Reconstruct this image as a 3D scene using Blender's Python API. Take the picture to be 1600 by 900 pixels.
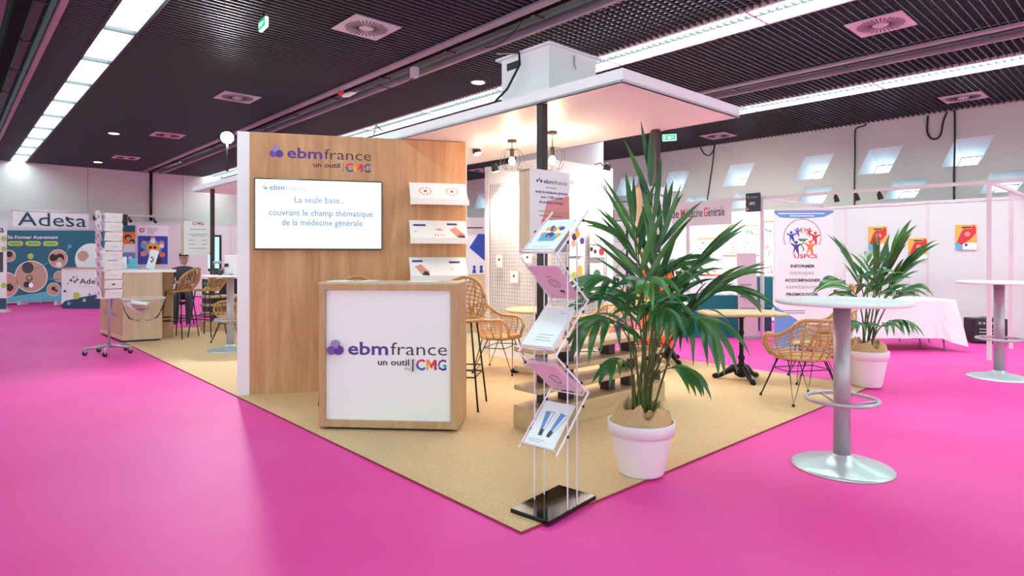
import bpy, math, random
from mathutils import Vector, Matrix
random.seed(7)
S = bpy.context.scene
for o in list(bpy.data.objects): bpy.data.objects.remove(o)
F, K = 965.0, 1.4            # focal length in pixels of the 1600 px frame, camera height
GA = math.radians(42.6)      # direction of the hall grid (U axis); V axis is 90 degrees further
CU, SU = math.cos(GA), math.sin(GA)
R = math.radians
# ---------------------------------------------------------------- camera
cam = bpy.data.cameras.new('camera'); co = bpy.data.objects.new('camera', cam); S.collection.objects.link(co)
co.location = (0, 0, K); co.rotation_euler = (R(90), 0, 0)
cam.sensor_width = 36; cam.lens = 36*F/1600; cam.shift_y = -50/1600; cam.clip_end = 200; cam.clip_start = .05
S.camera = co
# ---------------------------------------------------------------- world
w = bpy.data.worlds.new('world'); S.world = w; w.use_nodes = True
bg = w.node_tree.nodes['Background']; bg.inputs[0].default_value = (.80, 1, .97, 1); bg.inputs[1].default_value = 1.35
# ---------------------------------------------------------------- view
S.view_settings.view_transform = 'Standard'; S.view_settings.look = 'None'; S.view_settings.gamma = 1
S.view_settings.use_curve_mapping = False; S.view_settings.exposure = 0.85
def lamp(kind, loc, power, col=(1, 1, 1), size=.1, rot=(0, 0, 0), spot=60, sy=None):
    l = bpy.data.lights.new(kind.lower()+'_light', kind); l.energy = power; l.color = col
    if kind == 'AREA':
        l.size = size
        if sy: l.shape = 'RECTANGLE'; l.size_y = sy
    else: l.shadow_soft_size = size
    if kind == 'SPOT': l.spot_size = R(spot); l.spot_blend = .6
    o = bpy.data.objects.new(l.name, l); S.collection.objects.link(o); o.location = loc; o.rotation_euler = rot
    return o
LUM = 16.0                   # radiance of the fluorescent rows
# ---------------------------------------------------------------- geometry helpers
def uv(u, v, z=0): return Vector((u*CU-v*SU, u*SU+v*CU, z))
def fl(px, py, z=0):         # point of the plane at height z seen at a pixel of the photograph
    D = F*(K-z)/(py-400); return Vector(((px-800)/F*D, D, z))
def at(px, py, D): return Vector(((px-800)/F*D, D, K+(400-py)*D/F))
class Fc:
    def __init__(q, p0, a): q.p = Vector(p0); q.a = a; q.c = math.cos(a); q.n = math.sin(a)
    def s(q, px):
        k = (px-800)/F; return (k*q.p.y-q.p.x)/(q.c-k*q.n)
    def z(q, px, py):
        D = q.p.y+q.s(px)*q.n; return K+(400-py)*D/F-q.p.z
    def sz(q, px, py): return q.s(px), q.z(px, py)
class MB:
    def __init__(m): m.v = []; m.f = []; m.sm = []
    def add(m, vs, fs, M=None, smooth=False):
        n = len(m.v)
        for p in vs:
            p = Vector(p)
            if M: p = M @ p
            m.v.append(p[:])
        for f in fs: m.f.append(tuple(i+n for i in f)); m.sm.append(smooth)
        return m
    def box(m, x0, x1, y0, y1, z0, z1, M=None):
        vs = [(x0,y0,z0),(x1,y0,z0),(x1,y1,z0),(x0,y1,z0),(x0,y0,z1),(x1,y0,z1),(x1,y1,z1),(x0,y1,z1)]
        return m.add(vs, [(0,3,2,1),(4,5,6,7),(0,1,5,4),(1,2,6,5),(2,3,7,6),(3,0,4,7)], M)
    def quad(m, a, b, c, d): return m.add([a, b, c, d], [(0,1,2,3)])
    def prism(m, pts, h0, h1, M=None):      # pts in xz plane, thickness along y
        n = len(pts)
        vs = [(p[0], h0, p[1]) for p in pts]+[(p[0], h1, p[1]) for p in pts]
        return m.add(vs, [tuple(range(n)), tuple(range(2*n-1, n-1, -1))]+[(i, i+n, (i+1) % n+n, (i+1) % n) for i in range(n)], M)
    def slab(m, pts, z0, z1, M=None):       # pts in xy plane
        n = len(pts)
        vs = [(p[0], p[1], z0) for p in pts]+[(p[0], p[1], z1) for p in pts]
        return m.add(vs, [tuple(range(n-1, -1, -1)), tuple(range(n, 2*n))]+[(i, (i+1) % n, (i+1) % n+n, i+n) for i in range(n)], M)
    def lathe(m, prof, n=24, c=(0, 0, 0), M=None, smooth=True):
        vs = []; fs = []
        for r, z in prof:
            for i in range(n):
                a = 2*math.pi*i/n; vs.append((c[0]+r*math.cos(a), c[1]+r*math.sin(a), c[2]+z))
        for j in range(len(prof)-1):
            for i in range(n):
                k = (i+1) % n; fs.append((j*n+i, j*n+k, (j+1)*n+k, (j+1)*n+i))
        if prof[0][0] > 1e-4: fs.append(tuple(range(n-1, -1, -1)))
        if prof[-1][0] > 1e-4: fs.append(tuple((len(prof)-1)*n+i for i in range(n)))
        return m.add(vs, fs, M, smooth)
    def tube(m, pts, r, n=6, closed=False, M=None, smooth=True):
        pts = [Vector(p) for p in pts]; N = len(pts); vs = []; fs = []
        rr = r if isinstance(r, (list, tuple)) else [r]*N
        up = None
        for i, p in enumerate(pts):
            if closed: t = pts[(i+1) % N]-pts[i-1]
            else: t = pts[min(i+1, N-1)]-pts[max(i-1, 0)]
            if t.length < 1e-9: t = Vector((0, 0, 1))
            t.normalize()
            if up is None: up = Vector((0, 0, 1)) if abs(t.z) < .9 else Vector((1, 0, 0))
            a = up-t*up.dot(t)
            if a.length < 1e-4: a = t.orthogonal()
            a.normalize(); b = t.cross(a); up = a
            for k in range(n):
                g = 2*math.pi*k/n; vs.append(p+(a*math.cos(g)+b*math.sin(g))*rr[i])
        for i in range(N if closed else N-1):
            j = (i+1) % N
            for k in range(n):
                l = (k+1) % n; fs.append((i*n+k, i*n+l, j*n+l, j*n+k))
        if not closed: fs.append(tuple(range(n-1, -1, -1))); fs.append(tuple((N-1)*n+k for k in range(n)))
        return m.add(vs, fs, M, smooth)
    def disc(m, cx, cz, r, y0, y1, n=20):
        return m.prism([(cx+r*math.cos(2*math.pi*i/n), cz+r*math.sin(2*math.pi*i/n)) for i in range(n)], y0, y1)
    def mesh(m, name):
        me = bpy.data.meshes.new(name); me.from_pydata(m.v, [], m.f); me.polygons.foreach_set('use_smooth', m.sm); me.update(); return me
def link(name, data, parent=None, mat=None):
    o = bpy.data.objects.new(name, data); S.collection.objects.link(o)
    if parent is not None: o.parent = parent
    if mat is not None and data is not None:
        data.materials.clear(); data.materials.append(mat)
    return o
def part(name, mb, mat, parent, bevel=0, label=None, kind=None):
    o = link(name, mb.mesh(name) if isinstance(mb, MB) else mb, parent, mat)
    if bevel: b = o.modifiers.new('b', 'BEVEL'); b.width = bevel; b.segments = 2; b.limit_method = 'ANGLE'
    if label: o['label'] = label
    if kind: o['kind'] = kind
    return o
def thing(name, label, cat, loc=(0, 0, 0), rz=0, group=None):
    o = link(name, None); o.location = loc; o.rotation_euler = (0, 0, rz); o.empty_display_size = .1
    o['label'] = label; o['category'] = cat
    if group: o['group'] = group
    return o
def single(name, mb, mat, label, cat, loc=(0, 0, 0), rz=0, group=None, bevel=0):
    o = part(name, mb, mat, None, bevel); o.location = loc; o.rotation_euler = (0, 0, rz); o['label'] = label; o['category'] = cat
    if group: o['group'] = group
    return o
def struct(name, mb, mat, rz=0, loc=(0, 0, 0), bevel=0):
    o = part(name, mb, mat, None, bevel); o['kind'] = 'structure'; o.rotation_euler = (0, 0, rz); o.location = loc; return o
def kids(o): return list(o.children)
def dup(o, loc, rz, label, group=None):
    def cp(a, par):
        c = a.copy(); S.collection.objects.link(c); c.parent = par
        for k in a.children: cp(k, c)
        return c
    r = cp(o, None); r.location = loc; r.rotation_euler = (0, 0, rz); r['label'] = label
    if group: r['group'] = group
    return r
# ---------------------------------------------------------------- materials
def nm(name):
    m = bpy.data.materials.new(name); m.use_nodes = True; return m, m.node_tree, m.node_tree.nodes['Principled BSDF']
def srgb(r, g, b):
    f = lambda c: (c/255/12.92) if c/255 <= .04045 else ((c/255+.055)/1.055)**2.4
    return (f(r), f(g), f(b), 1)
def pm(name, col, rough=.5, metal=0, emit=0, noise=0, scale=20, bump=0, spec=.5):
    m, t, b = nm(name); col = srgb(*col)
    b.inputs['Base Color'].default_value = col; b.inputs['Roughness'].default_value = rough; b.inputs['Metallic'].default_value = metal
    b.inputs['Specular IOR Level'].default_value = spec
    if emit: b.inputs['Emission Color'].default_value = col; b.inputs['Emission Strength'].default_value = emit
    if noise or bump:
        tc = t.nodes.new('ShaderNodeTexCoord'); n = t.nodes.new('ShaderNodeTexNoise'); n.inputs['Scale'].default_value = scale; n.inputs['Detail'].default_value = 5
        t.links.new(tc.outputs['Object'], n.inputs['Vector'])
        if noise:
            r = t.nodes.new('ShaderNodeValToRGB'); r.color_ramp.elements[0].position = .3; r.color_ramp.elements[1].position = .7
            r.color_ramp.elements[0].color = tuple(c*(1-noise) for c in col[:3])+(1,); r.color_ramp.elements[1].color = tuple(min(1, c*(1+noise)) for c in col[:3])+(1,)
            t.links.new(n.outputs['Fac'], r.inputs['Fac']); t.links.new(r.outputs['Color'], b.inputs['Base Color'])
        if bump:
            u = t.nodes.new('ShaderNodeBump'); u.inputs['Strength'].default_value = bump; u.inputs['Distance'].default_value = .01
            t.links.new(n.outputs['Fac'], u.inputs['Height']); t.links.new(u.outputs['Normal'], b.inputs['Normal'])
    return m
def wood(name, c1, c2, scale=(9, 9, .7), rough=.45, c3=None):
    m, t, b = nm(name); tc = t.nodes.new('ShaderNodeTexCoord'); mp = t.nodes.new('ShaderNodeMapping'); mp.inputs['Scale'].default_value = scale
    n = t.nodes.new('ShaderNodeTexNoise'); n.inputs['Scale'].default_value = 1.6; n.inputs['Detail'].default_value = 9; n.inputs['Roughness'].default_value = .62; n.inputs['Distortion'].default_value = .8
    n2 = t.nodes.new('ShaderNodeTexNoise'); n2.inputs['Scale'].default_value = 9; n2.inputs['Detail'].default_value = 4
    r = t.nodes.new('ShaderNodeValToRGB'); e = r.color_ramp.elements; e[0].position = .33; e[1].position = .66; e[0].color = srgb(*c1); e[1].color = srgb(*c2)
    if c3: k = e.new(.22); k.color = srgb(*c3)
    mx = t.nodes.new('ShaderNodeMix'); mx.data_type = 'RGBA'; mx.blend_type = 'MULTIPLY'; mx.inputs['Factor'].default_value = .22
    t.links.new(tc.outputs['Object'], mp.inputs['Vector']); t.links.new(mp.outputs[0], n.inputs['Vector']); t.links.new(mp.outputs[0], n2.inputs['Vector'])
    t.links.new(n.outputs['Fac'], r.inputs['Fac']); t.links.new(r.outputs['Color'], mx.inputs[6]); t.links.new(n2.outputs['Fac'], mx.inputs[7])
    t.links.new(mx.outputs[2], b.inputs['Base Color']); b.inputs['Roughness'].default_value = rough
    return m
def clear(name, tint=(.94, .96, .97), gl=.35):
    m, t, b = nm(name); t.nodes.remove(b); out = t.nodes['Material Output']
    tr = t.nodes.new('ShaderNodeBsdfTransparent'); tr.inputs[0].default_value = tint+(1,)
    g = t.nodes.new('ShaderNodeBsdfGlossy'); g.inputs['Roughness'].default_value = .04; g.inputs[0].default_value = (1, 1, 1, 1)
    lw = t.nodes.new('ShaderNodeLayerWeight'); lw.inputs['Blend'].default_value = gl
    mx = t.nodes.new('ShaderNodeMixShader'); t.links.new(lw.outputs['Fresnel'], mx.inputs[0]); t.links.new(tr.outputs[0], mx.inputs[1]); t.links.new(g.outputs[0], mx.inputs[2])
    t.links.new(mx.outputs[0], out.inputs[0]); return m
def emis(name, col, s):
    m, t, b = nm(name); b.inputs['Base Color'].default_value = (0, 0, 0, 1); b.inputs['Emission Color'].default_value = tuple(col)+(1,); b.inputs['Emission Strength'].default_value = s; return m
def bands(name, axis, stops, rough=.5):       # flat print: constant colour bands across the piece
    m, t, b = nm(name); tc = t.nodes.new('ShaderNodeTexCoord'); sp = t.nodes.new('ShaderNodeSeparateXYZ'); r = t.nodes.new('ShaderNodeValToRGB')
    r.color_ramp.interpolation = 'CONSTANT'; e = r.color_ramp.elements; e[0].position = 0; e[0].color = srgb(*stops[0][1]); e[1].position = stops[1][0]; e[1].color = srgb(*stops[1][1])
    for p, c in stops[2:]: k = e.new(p); k.color = srgb(*c)
    t.links.new(tc.outputs['Generated'], sp.inputs[0]); t.links.new(sp.outputs[axis], r.inputs[0]); t.links.new(r.outputs[0], b.inputs['Base Color']); b.inputs['Roughness'].default_value = rough
    return m
M = {}
M['white'] = pm('white_laminate', (240, 238, 240), .45)
M['whitegloss'] = pm('white_gloss', (245, 245, 246), .2)
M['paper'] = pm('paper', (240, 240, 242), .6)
M['paper_rose_bounce'] = pm('rose_bounce_paper', (225, 190, 205), .6)  # pinkish leaflets; also paints floor bounce onto brochures seen from below
M['wallwhite'] = pm('hall_wall', (214, 206, 203), .7, noise=.03, scale=1.2)
M['wallpanel'] = pm('hall_wall_panel', (222, 219, 219), .6, noise=.03, scale=.8)
M['reveal'] = pm('window_reveal', (232, 236, 240), .6)
M['black'] = pm('black_steel', (22, 20, 20), .45)
M['pole'] = pm('dark_post', (48, 40, 38), .4)
M['blackgloss'] = pm('black_gloss', (8, 8, 9), .06, noise=0)
M['iron'] = pm('cast_iron', (24, 22, 24), .35, metal=.6)
M['chrome'] = pm('chrome', (200, 200, 205), .15, metal=1)
M['steel'] = pm('brushed_steel', (176, 168, 174), .38, metal=.45, noise=.05, scale=30)
M['basegrey'] = pm('cast_base_grey', (196, 205, 208), .3, metal=.5)
M['greytube'] = pm('silver_paint', (186, 178, 182), .35, metal=.4)
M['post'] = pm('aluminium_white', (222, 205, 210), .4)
M['grille'] = pm('ceiling_blade', (86, 85, 88), .4, metal=.3)
M['plenum'] = pm('plenum_black', (9, 8, 9), .9)
M['track'] = pm('track_dark', (34, 30, 31), .5)
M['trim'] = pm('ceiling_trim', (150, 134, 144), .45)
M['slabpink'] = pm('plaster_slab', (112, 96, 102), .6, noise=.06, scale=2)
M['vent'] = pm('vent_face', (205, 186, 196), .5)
M['rattan'] = pm('rattan', (196, 148, 96), .55, noise=.22, scale=60)
M['rattanlight'] = pm('rattan_light', (214, 176, 130), .55, noise=.2, scale=60)
M['burlap'] = pm('burlap', (204, 168, 124), .9, noise=.12, scale=90, bump=.3)
M['soil'] = pm('soil', (50, 36, 26), .95, noise=.3, scale=60, bump=.6)
M['pot'] = pm('pot_plastic', (236, 230, 236), .4)
M['purple'] = pm('print_purple', (86, 52, 140), .5)
M['purple2'] = pm('print_lilac', (158, 128, 190), .5)
M['purple3'] = pm('print_violet', (112, 74, 160), .5)
M['plum'] = pm('print_plum', (62, 40, 66), .5)
M['grey'] = pm('print_grey', (160, 152, 160), .5)
M['darkgrey'] = pm('print_dark', (60, 56, 66), .5)
M['navy'] = pm('print_navy', (22, 62, 90), .5)
M['teal'] = pm('print_teal', (18, 96, 120), .5)
M['tealfab'] = pm('teal_fabric', (22, 118, 124), .8)
M['ltblue'] = pm('print_light_blue', (98, 180, 206), .5)
M['lime'] = pm('print_lime', (186, 200, 92), .5)
M['blue'] = pm('print_blue', (42, 70, 170), .5)
M['skyblue'] = pm('print_sky', (106, 150, 208), .5)
M['red'] = pm('print_red', (214, 50, 60), .5)
M['orange'] = pm('print_orange', (240, 130, 50), .5)
M['orangered'] = pm('orange_fabric', (238, 88, 36), .7)
M['yellow'] = pm('print_yellow', (244, 176, 84), .5)
M['crimson'] = pm('print_crimson', (206, 28, 84), .5)
M['green'] = pm('print_green', (60, 140, 90), .5)
M['skin'] = pm('skin', (206, 160, 138), .6)
M['hair'] = pm('hair', (58, 40, 32), .7)
M['jacket'] = pm('jacket', (70, 66, 78), .8)
M['salmon'] = pm('print_salmon', (222, 150, 140), .5)
M['stem'] = pm('palm_stem', (74, 98, 34), .5, noise=.2, scale=12)
M['cloth'] = pm('tablecloth', (240, 234, 238), .8)
M['acrylic'] = clear('acrylic', (.97, .98, .985), .06)
M['acryledge'] = pm('acrylic_edge', (236, 234, 240), .25)
M['hem'] = pm('rug_hem', (150, 40, 70), .8)
M['cable'] = pm('cable', (16, 15, 16), .5)
M['woodwall'] = wood('oak_wall', (196, 138, 92), (222, 172, 124), (6, 6, .5), .45, (140, 90, 58))
M['wood'] = wood('oak', (190, 146, 104), (206, 166, 124), (7, 7, .9), .45)
M['woodx'] = wood('oak_planks', (196, 160, 122), (214, 182, 146), (1, 9, 9), .4)
M['woodlight'] = wood('pale_oak', (214, 184, 150), (226, 200, 168), (6, 6, .8), .45)
M['woodtop'] = wood('table_slats', (206, 168, 120), (222, 188, 142), (9, 1, 9), .4)
# leaf
m, t, b = nm('palm_leaf'); tc = t.nodes.new('ShaderNodeTexCoord'); n = t.nodes.new('ShaderNodeTexNoise'); n.inputs['Scale'].default_value = 3.5
r = t.nodes.new('ShaderNodeValToRGB'); r.color_ramp.elements[0].position = .35; r.color_ramp.elements[1].position = .72
r.color_ramp.elements[0].color = srgb(24, 74, 40); r.color_ramp.elements[1].color = srgb(82, 130, 50)
t.links.new(tc.outputs['Object'], n.inputs['Vector']); t.links.new(n.outputs['Fac'], r.inputs['Fac']); t.links.new(r.outputs['Color'], b.inputs['Base Color'])
b.inputs['Roughness'].default_value = .34; M['leaf'] = m
# magenta carpet
m, t, b = nm('magenta_carpet'); tc = t.nodes.new('ShaderNodeTexCoord'); n = t.nodes.new('ShaderNodeTexNoise'); n.inputs['Scale'].default_value = .55; n.inputs['Detail'].default_value = 3
n2 = t.nodes.new('ShaderNodeTexNoise'); n2.inputs['Scale'].default_value = 420; n2.inputs['Detail'].default_value = 2
r = t.nodes.new('ShaderNodeValToRGB'); r.color_ramp.elements[0].position = .3; r.color_ramp.elements[1].position = .75
r.color_ramp.elements[0].color = srgb(234, 50, 152); r.color_ramp.elements[1].color = srgb(243, 80, 172)
bp = t.nodes.new('ShaderNodeBump'); bp.inputs['Strength'].default_value = .12; bp.inputs['Distance'].default_value = .004
t.links.new(tc.outputs['Object'], n.inputs['Vector']); t.links.new(tc.outputs['Object'], n2.inputs['Vector']); t.links.new(n.outputs['Fac'], r.inputs['Fac'])
t.links.new(r.outputs['Color'], b.inputs['Base Color']); t.links.new(n2.outputs['Fac'], bp.inputs['Height']); t.links.new(bp.outputs[0], b.inputs['Normal'])
b.inputs['Roughness'].default_value = .55; b.inputs['Specular IOR Level'].default_value = .3; M['carpet'] = m
# sisal
m, t, b = nm('sisal'); tc = t.nodes.new('ShaderNodeTexCoord')
n = t.nodes.new('ShaderNodeTexNoise'); n.inputs['Scale'].default_value = 60; n.inputs['Detail'].default_value = 6
mp = t.nodes.new('ShaderNodeMapping'); mp.inputs['Scale'].default_value = (1, 6, 1)
r = t.nodes.new('ShaderNodeValToRGB'); r.color_ramp.elements[0].position = .3; r.color_ramp.elements[1].position = .7
r.color_ramp.elements[0].color = srgb(194, 152, 108); r.color_ramp.elements[1].color = srgb(236, 196, 154)
bp = t.nodes.new('ShaderNodeBump'); bp.inputs['Strength'].default_value = .5; bp.inputs['Distance'].default_value = .004
t.links.new(tc.outputs['Object'], mp.inputs['Vector']); t.links.new(mp.outputs[0], n.inputs['Vector']); t.links.new(n.outputs['Fac'], r.inputs['Fac'])
t.links.new(r.outputs['Color'], b.inputs['Base Color']); t.links.new(n.outputs['Fac'], bp.inputs['Height']); t.links.new(bp.outputs[0], b.inputs['Normal'])
b.inputs['Roughness'].default_value = .8; M['sisal'] = m
M['cmgC'] = bands('print_cmg_c', 2, [(0, (30, 90, 180)), (.45, (60, 50, 140)), (.55, (226, 30, 110))])
M['cmgM'] = bands('print_cmg_m', 0, [(0, (246, 180, 40)), (.35, (238, 90, 50)), (.65, (214, 30, 80))])
M['cmgG'] = bands('print_cmg_g', 2, [(0, (60, 50, 140)), (.3, (60, 170, 170)), (.5, (110, 50, 150))])
M['glow'] = emis('bulb_glow', (1, .8, .55), 60)
M['lum_left'] = emis('fluorescent_left', (.70, .97, 1), LUM*.62)
M['lum'] = emis('fluorescent', (.76, 1, .97), LUM)
M['pane'] = emis('daylight_pane', (.62, .88, 1), 5.5)
M['downlight'] = emis('downlight', (1, .85, .5), 9)
M['exit'] = emis('exit_green', (.01, .42, .2), .9)
M['exitw'] = emis('exit_white', (.8, 1, .9), .9)
# text: built in font, converted to mesh; lies in the xz plane facing -y
def textmb(s, bold=0, th=.0008, res=2):
    c = bpy.data.curves.new('t', 'FONT'); c.body = s; c.size = 1; c.offset = bold; c.resolution_u = res
    o = bpy.data.objects.new('t', c); me = bpy.data.meshes.new_from_object(o)
    vs = [v.co.copy() for v in me.vertices]; fs = [tuple(p.vertices) for p in me.polygons]
    bpy.data.objects.remove(o); bpy.data.curves.remove(c); bpy.data.meshes.remove(me)
    return vs, fs
TC = {}
def text(parent, s, x0, x1, zb, cap, mat, y=-.001, bold=0, name='lettering', h=None):
    """s between x0 and x1 (baseline zb); cap = height of the capitals, flat print a hair proud of the surface"""
    key = (s, bold)
    if key not in TC: TC[key] = textmb(s, bold)
    vs, fs = TC[key]; a = min(v.x for v in vs); b_ = max(v.x for v in vs)
    sx = (x1-x0)/(b_-a); sz = cap/.682
    mb = MB(); mb.add([(x0+(v.x-a)*sx, y, zb+v.y*sz) for v in vs], fs)
    return part(name, mb, mat, parent)
# ================================================================ SETTING
H = 4.2; UW = 14.35; VW = 23.5
struct('floor', MB().box(-26, 26, -8, 40, -.2, 0), M['carpet'])
# plenum above the open cell ceiling, plaster slab left of the first track
struct('ceiling', MB().box(-.2, UW, -8, VW, H+.45, H+.6), M['plenum'], GA)
sl = struct('ceiling_2', MB().box(-9, -.2, -8, VW, H+.2, H+.35), M['plenum'], GA)
for i in range(3):
    for j in range(16):
        part('panel', MB().box(-.1+.62-(i+1)*2.4+.015, -.1+.62-i*2.4-.015, -8+j*1.97+.012, -8+(j+1)*1.97-.012, H-.02, H+.03), M['slabpink'], sl)
segs = [(1.0, 4.8), (5.42, 9.47), (10.05, UW)]
lumu = [(1.42, 1.80), (6.78, 7.32), (11.05, 11.6)]
P = .09
gr = MB(); gr2 = MB(); v = -2.0
while v < VW:
    for (a, b_) in segs:
        for (l0, l1) in lumu:
            if a < l0 < b_: gr.box(a, l0-.02, v-.006, v+.006, H, H+.032); gr.box(l1+.02, b_, v-.006, v+.006, H, H+.032)
    v += P
for (a, b_) in segs:
    u = a+.04
    while u < b_:
        if not any(l0-.03 < u < l1+.03 for l0, l1 in lumu): gr2.box(u-.003, u+.003, -2, VW, H+.033, H+.06)
        u += P
g = struct('ceiling_3', gr, M['grille'], GA); struct('ceiling_4', gr2, M['grille'], GA); g['kind'] = 'structure'
# edge trims of the ceiling bays and the dark tracks between them
k = 0
def trim(mb, mat):
    global k
    k += 1; return struct('trim_%d' % k, mb, mat, GA)
for a, b_ in ((.62, 1.0), (4.8, 5.42), (9.47, 10.05)):
    trim(MB().box(b_-.06, b_, -4, VW, H-.03, H+.07), M['trim'])
    if a > 1: trim(MB().box(a, a+.12, -4, VW, H-.03, H+.0), M['trim'])
    trim(MB().box(a+.16 if a > 1 else a, b_-.08, -4, VW, H+.18, H+.3), M['plenum'])
    t_ = trim(MB().box(a+.24 if a > 1 else a+.12, a+.34 if a > 1 else a+.2, -4, VW, H-.01, H+.1), M['track'])
    for j in range(14):
        part('bracket', MB().box(a+.2 if a > 1 else a+.1, a+.38 if a > 1 else a+.22, j*1.7-.03, j*1.7+.03, H-.02, H+.02), M['black'], t_)
# hall walls as tall panels
wl = struct('wall_left', MB().box(-8, UW+.3, VW+.06, VW+.2, 0, H+.6), M['wallwhite'], GA)
for i in range(8): part('panel', MB().box(UW-(i+1)*2.75+.006, UW-i*2.75-.006, VW, VW+.07, 0, H), M['wallwhite'], wl)
# right wall with slanted splayed niches
import bmesh
from mathutils import noise
top = [-.35+1.62*i-.26 for i in range(14)]
tops = [1.3, 2.98, 4.48, 5.8, 7.6, 9.35]+[10.95+1.62*i for i in range(7)]
lows = [.85, 2.43, 4.03, 5.8, 7.46, 8.79]+[10.4+1.62*i for i in range(7)]
holes = []
for v0 in tops: holes.append([(v0, 3.65), (v0-.63, 3.65), (v0-.36, 3.13), (v0+.24, 3.13)])
for v0 in lows: holes.append([(v0, 2.96), (v0-.63, 2.96), (v0-.36, 2.57), (v0+.18, 2.57)])
bm = bmesh.new()
def loop(pts):
    vs = [bm.verts.new((UW, y, z)) for y, z in pts]
    return [bm.edges.new((vs[i], vs[(i+1) % len(vs)])) for i in range(len(vs))]
ed = loop([(-8, 0), (VW+.1, 0), (VW+.1, H+.3), (-8, H+.3)])
for h in holes: ed += loop(h)
bmesh.ops.triangle_fill(bm, use_beauty=True, edges=ed)
me = bpy.data.meshes.new('wall_right'); bm.to_mesh(me); bm.free()
struct('wall_right', me, M['wallwhite'], GA)
for i, h in enumerate(holes):
    d = .55; cv = sum(p[0] for p in h)/4; w_ = .2; zb = h[2][1]+.05; hz = .17 if i < len(tops) else .13
    inner = [(cv+.05+w_/2+.05, zb+hz), (cv+.05-w_/2-.08, zb+hz), (cv+.05-w_/2-.02, zb), (cv+.05+w_/2+.12, zb)]
    mb = MB()
    for a in range(4):
        b_ = (a+1) % 4
        mb.quad((UW, *h[a]), (UW, *h[b_]), (UW+d, *inner[b_]), (UW+d, *inner[a]))
    e = struct('window_%d' % (i+1), mb, M['reveal'], GA)
    part('pane', MB().quad(*[(UW+d+.02, *q) for q in inner]), M['pane'], e)
    fr = MB()
    for a in range(4):
        p, q = inner[a], inner[(a+1) % 4]; fr.tube([(UW+d, *p), (UW+d, *q)], .012, 4)
    part('window_frame', fr, M['darkgrey'], e)
# columns of the hall
struct('wall_1', MB().box(9.6, 11.0, 8.9, 10.3, 0, H), M['wallpanel'], GA)
struct('wall_2', MB().box(5.75, 6.35, 14.9, 15.5, 0, H), M['slabpink'], GA)
# ---------------------------------------------------------------- fluorescent rows
def lum(u0, u1, v0, L, wide, row, n):
    o = thing('ceiling_light', '', 'ceiling light', uv(0, 0), GA, 'ceiling light modules of the %s row' % row)
    ordn = ('first', 'second', 'third', 'fourth', 'fifth', 'sixth', 'seventh', 'eighth', 'ninth', 'tenth')
    o['label'] = 'long light panel of the %s ceiling row, overhead and out of the picture' % row if n < 0 else '%s glowing light panel of the %s ceiling row, counted from the picture edge' % (ordn[n], row)
    hz = .05 if not wide else .11
    part('diffuser', MB().box(u0+.02, u1-.02, v0+.02, v0+L-.02, H+hz, H+hz+.01), M['lum_left' if not wide else 'lum'], o)
    hs = MB(); hs.box(u0-.02, u0+.02, v0, v0+L, H-.002, H+hz+.02); hs.box(u1-.02, u1+.02, v0, v0+L, H-.002, H+hz+.02)
    hs.box(u0, u1, v0-.02, v0+.02, H-.002, H+hz); part('housing', hs, M['white'] if wide else M['track'], o)
    lv = MB(); c_ = int(L/P); hh = .03 if wide else .007
    for i in range(1, c_): lv.box(u0, u1, v0+i*L/c_-.003, v0+i*L/c_+.003, H, H+hh)
    if wide: lv.box((u0*.62+u1*.38)-.014, (u0*.62+u1*.38)+.014, v0, v0+L, H-.004, H+.04)
    part('louvre', lv, M['grille'], o)
lum(*lumu[0], -5.56, 12.96, 0, 'left', -1); lum(*lumu[1], -7.6, 8.8, 1, 'middle', -1); lum(*lumu[2], -7.6, 8.8, 1, 'right', -1)
for i in range(10):
    lum(*lumu[0], 7.4+1.61*i, 1.61, 0, 'left', i); lum(*lumu[1], 1.2+2.2*i, 2.2, 1, 'middle', i); lum(*lumu[2], 1.2+2.2*i, 2.2, 1, 'right', i)
# ---------------------------------------------------------------- ceiling fittings
def vent(u, v_, label):
    o = thing('ceiling_vent', label, 'vent', uv(u, v_, H-.012), GA, 'swirl vents in the ceiling grid')
    part('plate', MB().box(-.31, .31, -.31, .31, 0, .012), M['vent'], o, .003)
    part('hub', MB().lathe([(0, -.014), (.06, -.012), (.07, 0)], 20), M['vent'], o)
    for i in range(32):
        a = 2*math.pi*i/32+.12; l = .26 if i % 2 else .25
        mm = Matrix.Rotation(a, 4, 'Z')
        part('slot', MB().add([(.09, -.003, -.003), (l, -.015, -.003), (l, -.001, -.003), (.09, .003, -.003), (.09, -.003, .002), (l, -.015, .002), (l, -.001, .002), (.09, .003, .002)],
            [(0,1,2,3),(0,4,5,1),(1,5,6,2),(2,6,7,3),(3,7,4,0)], Matrix.Rotation(a+.0, 4, 'Z')), M['plenum'], o)
vent(3.81, 6.78, 'square pinkish swirl vent nearest the camera, left of the ceiling track')
vent(3.81, 11.3, 'square swirl vent second along the left ceiling bay')
vent(3.81, 15.92, 'small square swirl vent third along the left ceiling bay')
vent(3.81, 20.35, 'smallest farthest square swirl vent near the left hall wall')
vent(8.33, 2.48, 'square white swirl vent in the grid at the upper right, between two light rows')
vent(13.23, 2.63, 'blue-lit square swirl vent close to the right hall wall')
vent(13.26, 7.33, 'swirl vent near the right hall wall, right of the green exit sign')
vent(12.9, 15.5, 'tiny swirl vent seen between the oak partition and the white storage box')
def downl(px, py, label, warm=1):
    p = fl(px, py, H); o = thing('downlight', label, 'downlight', (p.x, p.y, H-.012))
    part('ring', MB().lathe([(.13, 0), (.13, .012), (.1, .012)], 24), M['trim'], o)
    part('lens', MB().lathe([(0, -.002), (.1, -.002), (.105, .004)], 24), M['downlight'], o)
downl(747, 128, 'round warm glowing downlight above the oak partition')
downl(178, 208, 'round warm glowing downlight in the left ceiling bay')
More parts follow.
